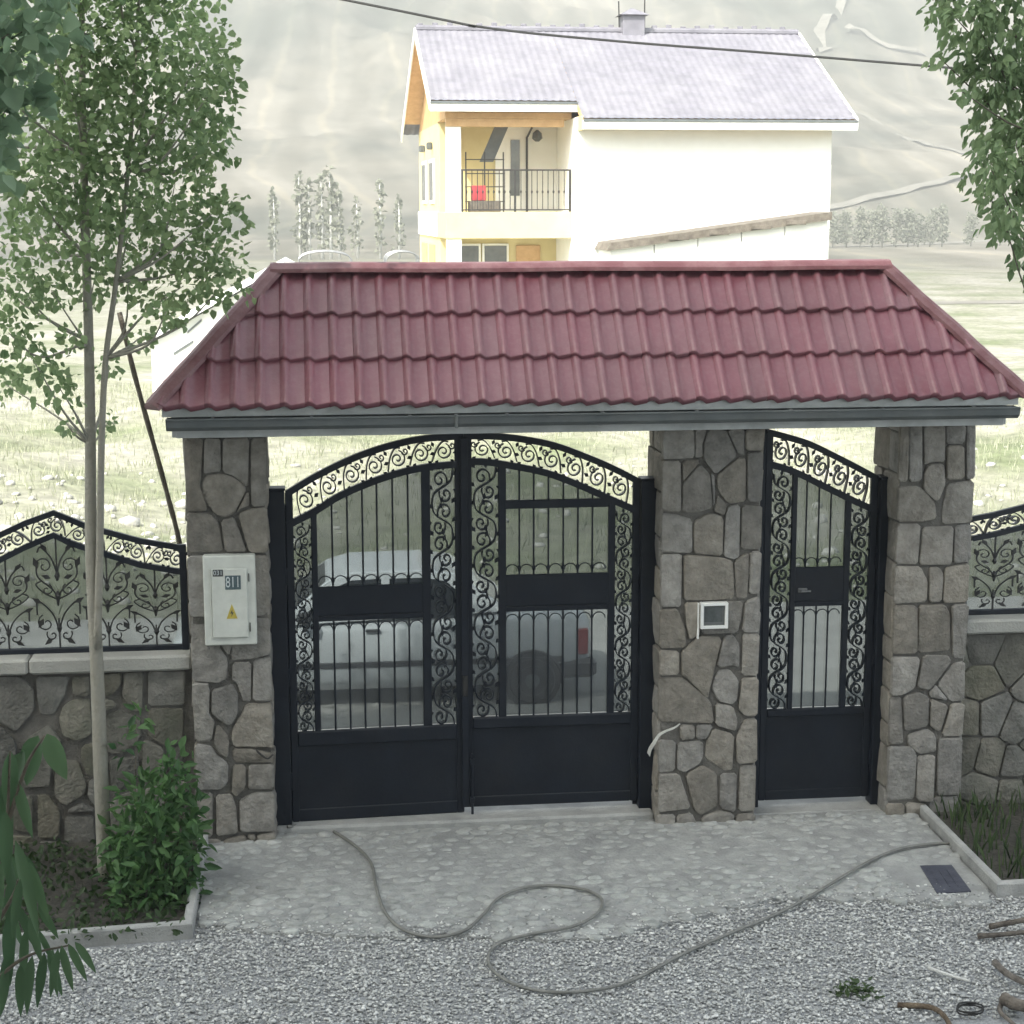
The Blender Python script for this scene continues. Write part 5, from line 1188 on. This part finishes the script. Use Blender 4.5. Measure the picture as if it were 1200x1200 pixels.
hpart('drying_rack', rack, 'iron_old')
tag(MB().box(.62, .98, .12, .42, zs1+.28, zs1+.66, .02).build('red_crate', 'red_box', None, xf=XF), 'red crate behind the balcony railing of the white house', 'crate')
tag(MB().box(.55, 1.35, .10, .46, zs1+.001, zs1+.279, .01).build('wooden_chest', 'old_wood', None, xf=XF), 'low wooden chest under the red crate on the balcony', 'chest')
# lower windows, side windows
for x0, x1, z0, z1 in ((.42, 1.1, 2.6, 4.25), (1.14, 1.85, 2.6, 4.25)):
    f_ = hpart('window', MB().box(x0, x1, 2.33, 2.392, z0, z1, .01), 'house_white'); hpart('pane', MB().box(x0+.06, x1-.06, 2.315, 2.345, z0+.06, z1-.06), 'house_glass', f_)
hpart('door', MB().box(2.05, 2.7, 2.34, 2.392, 2.2, 4.2, .01), 'house_wood')
for y0 in (3.6, 6.0):
    f_ = hpart('window', MB().box(-.04, .03, y0, y0+1.2, 5.3, 6.5, .01), 'house_white'); hpart('pane', MB().box(-.055, -.03, y0+.1, y0+1.1, 5.4, 6.4), 'house_glass', f_)
    hpart('wall_lamp', MB().box(-.16, -.001, y0+.5, y0+.7, 6.75, 6.95, .03), 'screen')
    f_ = hpart('window', MB().box(-.04, .03, y0, y0+1.5, 2.5, 4.2, .01), 'house_wood')
hpart('side_band', MB().box(-.05, -.002, 2.42, BK-.02, zs0, zs1, .01), 'house_white')
# lean-to of white panels under a weathered beam in front of the facade
lt = MB(); LY = MFY-1.6
za, zb2 = 4.30, 5.02
lo_ = empty('lean_to', tuple(XF @ Vector((6.2, LY, -.6))), 'white panelled lean-to with a weathered sloping beam against the house', 'shed', 'houses')
xs_ = np.linspace(BW+.55, MW-.55, 6)
for i in range(5):
    z_a, z_b = za+(zb2-za)*i/5, za+(zb2-za)*(i+1)/5
    MB().loft([[(xs_[i]+.012, LY, -.6), (xs_[i+1]-.012, LY, -.6), (xs_[i+1]-.012, LY, z_b-.12), (xs_[i]+.012, LY, z_a-.12)], [(xs_[i]+.012, MFY-.01, -.6), (xs_[i+1]-.012, MFY-.01, -.6), (xs_[i+1]-.012, MFY-.01, z_b-.12), (xs_[i]+.012, MFY-.01, z_a-.12)]]).build('panel', 'house_white', lo_, xf=XF)
MB().loft([[(BW+.45, LY-.15, za-.14), (BW+.55, LY-.15, za+.05), (BW+.55, MFY-.01, za+.05), (BW+.45, MFY-.01, za-.14)], [(MW-.5, LY-.15, zb2-.14), (MW-.5, LY-.15, zb2+.05), (MW-.5, MFY-.01, zb2+.05), (MW-.5, MFY-.01, zb2-.14)]]).build('beam', 'old_wood', lo_, xf=XF)
for t in (.25, .42, .6, .75): 
    xx = BW+.5+t*(MW-BW-.7); MB().box(xx, xx+.5, LY-.19, LY-.152, za+(zb2-za)*t-.07, za+(zb2-za)*t+.03, .005).build('batten', 'old_wood', lo_, xf=XF)

# ------------------------------------------------------------------ white greenhouse, hoops, far trees, cable
GYY = 35.5
g0 = at(178, 430, GYY)[0]; gr = at(331, 312, GYY); ge = at(178, 401, GYY)[2]; gx2 = 2*gr[0]-g0; gzb = gh(g0, GYY)
gr_z = gr[2]-.06
gho = empty('greenhouse', (gr[0], GYY, gzb), 'low white sheeted greenhouse with a sloping roof behind the gateway', 'greenhouse')
MB().loft([[(g0, y, gzb-.1), (gx2, y, gzb-.1), (gx2, y, ge), (gr[0], y, gr_z), (g0, y, ge)] for y in (GYY, GYY+7)]).build('wall', 'sheet_white', gho)
for sgn, xa in ((-1, g0-.15), (1, gx2+.15)):
    MB().loft([[(xa, GYY-.25, ge-.03), (gr[0], GYY-.25, gr_z+.06), (gr[0], GYY-.25, gr_z+.12), (xa, GYY-.25, ge+.03)], [(xa, GYY+7.2, ge-.03), (gr[0], GYY+7.2, gr_z+.06), (gr[0], GYY+7.2, gr_z+.12), (xa, GYY+7.2, ge+.03)]]).build('roof_sheet', 'sheet_white', gho)
for x, y, w_ in ((215, 410, .55), (228, 385, .4)):
    c = at(x, y, GYY-.03); MB().loft([[(c[0]-w_/2, GYY-.03, c[2]-.14), (c[0]+w_/2, GYY-.03, c[2]+.2), (c[0]+w_/2, GYY-.03, c[2]+.27), (c[0]-w_/2, GYY-.03, c[2]-.07)], [(c[0]-w_/2, GYY+.01, c[2]-.14), (c[0]+w_/2, GYY+.01, c[2]+.2), (c[0]+w_/2, GYY+.01, c[2]+.27), (c[0]-w_/2, GYY+.01, c[2]-.07)]]).build('vent', 'gutter', gho)
for x0, x1, lab in ((350, 412, 'wide pipe hoop frame showing over the ridge near the greenhouse'), (453, 492, 'narrow pipe hoop frame showing over the ridge beside the white house')):
    Yh = 60; a = at(x0, 310, Yh); b = at(x1, 310, Yh); zt = at(x0, 295, Yh)[2]; zg = gh(a[0], Yh)-.05
    hb = MB()
    for dy in (0, 1.2, 2.4):
        pts = [(a[0], Yh+dy, zg), (a[0], Yh+dy, zt-.35)]+[(a[0]+(b[0]-a[0])*(.5-.5*math.cos(t)), Yh+dy, zt-.35+.35*math.sin(t)) for t in np.linspace(.15, math.pi-.15, 9)]+[(b[0], Yh+dy, zt-.35), (b[0], Yh+dy, zg)]
        hb.tube(pts, .03, 5)
    tag(hb.build('hoop_frame', 'alloy', None, origin=(a[0], Yh, zg)), lab, 'frame', 'pipe hoop frames')

def far_tree(x, ytop, ybase, D, lab, grp, wpx, kind=0):
    b = at(x, ybase, D-14); zb_ = gh(b[0], b[1]); top = at(x, ytop, D-14)[2]; hgt = max(top-zb_, 1.2)
    E = empty('poplar_tree' if kind else 'bushy_tree', (b[0], b[1], zb_), lab, 'tree', grp)
    r = wpx/FPX*D/2
    t = MB(); t.tube([(b[0], b[1], zb_-.2), (b[0]+.05, b[1], zb_+hgt*.5), (b[0], b[1], zb_+hgt*.97)], [hgt*.022, hgt*.016, hgt*.006], 6); t.build('trunk', 'white_stick' if kind else 'bark', E, smooth=True)
    cl = []
    for k in range(6): 
        f = (.25 if not kind else .22)+.72*k/5; rr = r*(1-.75*abs(f-.5)) if not kind else r*(1.05-.7*f)
        cl.append(((b[0]+rng.normal(0, r*.2), b[1]+rng.normal(0, r*.2), zb_+hgt*f), (rr, rr, hgt*.13), 90 if not kind else 26))
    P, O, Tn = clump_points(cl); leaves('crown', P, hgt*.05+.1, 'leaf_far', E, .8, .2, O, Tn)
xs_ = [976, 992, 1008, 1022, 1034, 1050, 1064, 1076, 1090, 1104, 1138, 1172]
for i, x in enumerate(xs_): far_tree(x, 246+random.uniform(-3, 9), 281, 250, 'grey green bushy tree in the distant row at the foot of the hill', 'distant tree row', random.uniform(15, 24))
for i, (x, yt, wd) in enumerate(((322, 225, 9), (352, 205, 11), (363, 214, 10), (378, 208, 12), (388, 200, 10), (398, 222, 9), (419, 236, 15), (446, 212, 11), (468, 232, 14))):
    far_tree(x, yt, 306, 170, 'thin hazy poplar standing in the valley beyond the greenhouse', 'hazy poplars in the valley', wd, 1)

# power cable with its poles out of view
ca = [at(405, 0, 12), at(560, 31, 12), at(720, 48, 12), at(900, 62, 12), at(1120, 80, 12)]
sl1 = (ca[1]-ca[0])/(ca[1][0]-ca[0][0]); sl2 = (ca[-1]-ca[-2])/(ca[-1][0]-ca[-2][0])
cL = ca[0]-sl1*(ca[0][0]+16); cR = ca[-1]+sl2*(16-ca[-1][0])
cb = MB(); cb.tube(catmull([cL]+ca+[cR], 8), .018, 6)
tag(cb.build('power_cable', 'cable', None, origin=tuple(cL)), 'dark power cable sagging across above the house roof', 'cable')
for P_ in (cL, cR):
    q = MB(); q.tube([(P_[0], 12, -.3), (P_[0], 12, P_[2]+.5)], [.16, .11], 10); tag(q.build('utility_pole', 'old_wood', None, origin=(P_[0], 12, 0)), 'wooden utility pole carrying the power cable', 'utility pole', 'utility poles')

# rubble and dry grass in the field beyond the lane
n = 800
xy = np.stack([rng.uniform(-10, 16, n), rng.uniform(9.2, 22, n)], 1); xy = xy[(rng.uniform(0, 1, n) < np.where(xy[:, 0] < -2, 1.0, .45))]
zz = hill(xy[:, 0], xy[:, 1])-.03
tag(pebbles('rubble', xy, zz+.01, rng.choice([.05, .08, .12, .19], len(xy), p=[.45, .3, .17, .08]), 'rubble', flat=.7), 'scattered pale rubble stones in the field past the lane', 'rubble', kind='stuff')
tag(blades('dry_grass', 30000, (-14, 20), (8.8, 40), .04, .20, 'grass_dry', lambda x, y: hill(x, y)-.03, .012), 'dry yellow grass growing in the sunlit field', 'grass', kind='stuff')
strip('track', [(9, 70), (16, 74), (30, 80), (60, 84)], 2.6, 'hill_path', .03)
strip('track', [(13, 40), (17, 56), (20, 72), (21, 95)], .8, 'hill_path', .03)
strip('track', [(24, 250), (60, 252), (110, 262), (170, 280)], 4, 'hill_path', .12)
def hill_at(x, y):
    d = ray(x, y); lo_, hi_ = 150.0, 790.0; t0 = (lo_+14)/d[1]; t1 = (hi_+14)/d[1]
    for t in np.linspace(t0, t1, 900):
        p = CAM+d*t
        if p[2] < gh(p[0], p[1]): return (p[0], p[1])
    return (p[0], p[1])
strip('hill_path', [hill_at(*p) for p in ((1000, -24), (986, 4), (966, 26), (960, 46), (968, 60))], 3.4, 'hill_path', .4)
strip('hill_path', [hill_at(*p) for p in ((992, 32), (1030, 50), (1070, 60), (1100, 66))], 2.0, 'hill_path', .5)
strip('hill_path', [hill_at(*p) for p in ((966, 246), (1000, 240), (1060, 226), (1110, 212), (1150, 205))], 2.6, 'hill_path', .4)
strip('hill_path', [hill_at(*p) for p in ((985, 120), (1030, 148), (1080, 168), (1130, 182))], 1.6, 'hill_path', .4)

# ------------------------------------------------------------------ unseen building added behind the viewer, sized to shade yard and gateway
BX0, BX1, BYF, BH = -30.0, 9.0, -15.6, 22.2
bl = empty('unseen_shade_block', ((BX0+BX1)/2, BYF-5, 0), 'unseen plastered block added behind the yard to shade it', 'building')
MB().box(BX0, BX1, BYF-10, BYF, -.3, BH).build('wall', 'plaster', bl)
MB().box(BX0-.6, BX1+.6, BYF-10.6, -13.0, BH+.001, BH+.35, .02).build('roof', 'concrete', bl)  # overhang of the added block; its edge sets where the shade ends
for fl in range(6):
    for k in range(10):
        x = BX0+2+k*3.8; z = .9+fl*3.35
        f_ = MB().box(x, x+1.5, BYF-.05, BYF+.04, z, z+1.5, .01).build('window', 'white_frame', bl); MB().box(x+.08, x+1.42, BYF+.02, BYF+.05, z+.08, z+1.42).build('pane', 'house_glass', f_)

# ------------------------------------------------------------------ air
zmin_, zmax_ = float(ZZ.min())-1.0, float(ZZ.max())+3.0
hz_ = MB().box(-540, 580, -42, 840, min(zmin_, -1.5), zmax_)
hzo = hz_.build('haze', 'soil', None); hzo.data.materials.clear()
hm_ = bpy.data.materials.new('haze_air'); hm_.use_nodes = True; n = hm_.node_tree.nodes; n.remove(n['Principled BSDF'])
pv = n.new('ShaderNodeVolumePrincipled'); pv.inputs['Color'].default_value = (.97, .98, .95, 1); pv.inputs['Density'].default_value = 0.0017
pv.inputs['Anisotropy'].default_value = 0.2
hm_.node_tree.links.new(pv.outputs[0], n['Material Output'].inputs['Volume']); hzo.data.materials.append(hm_)
tag(hzo, 'pale haze hanging in the valley air', 'haze', kind='stuff')
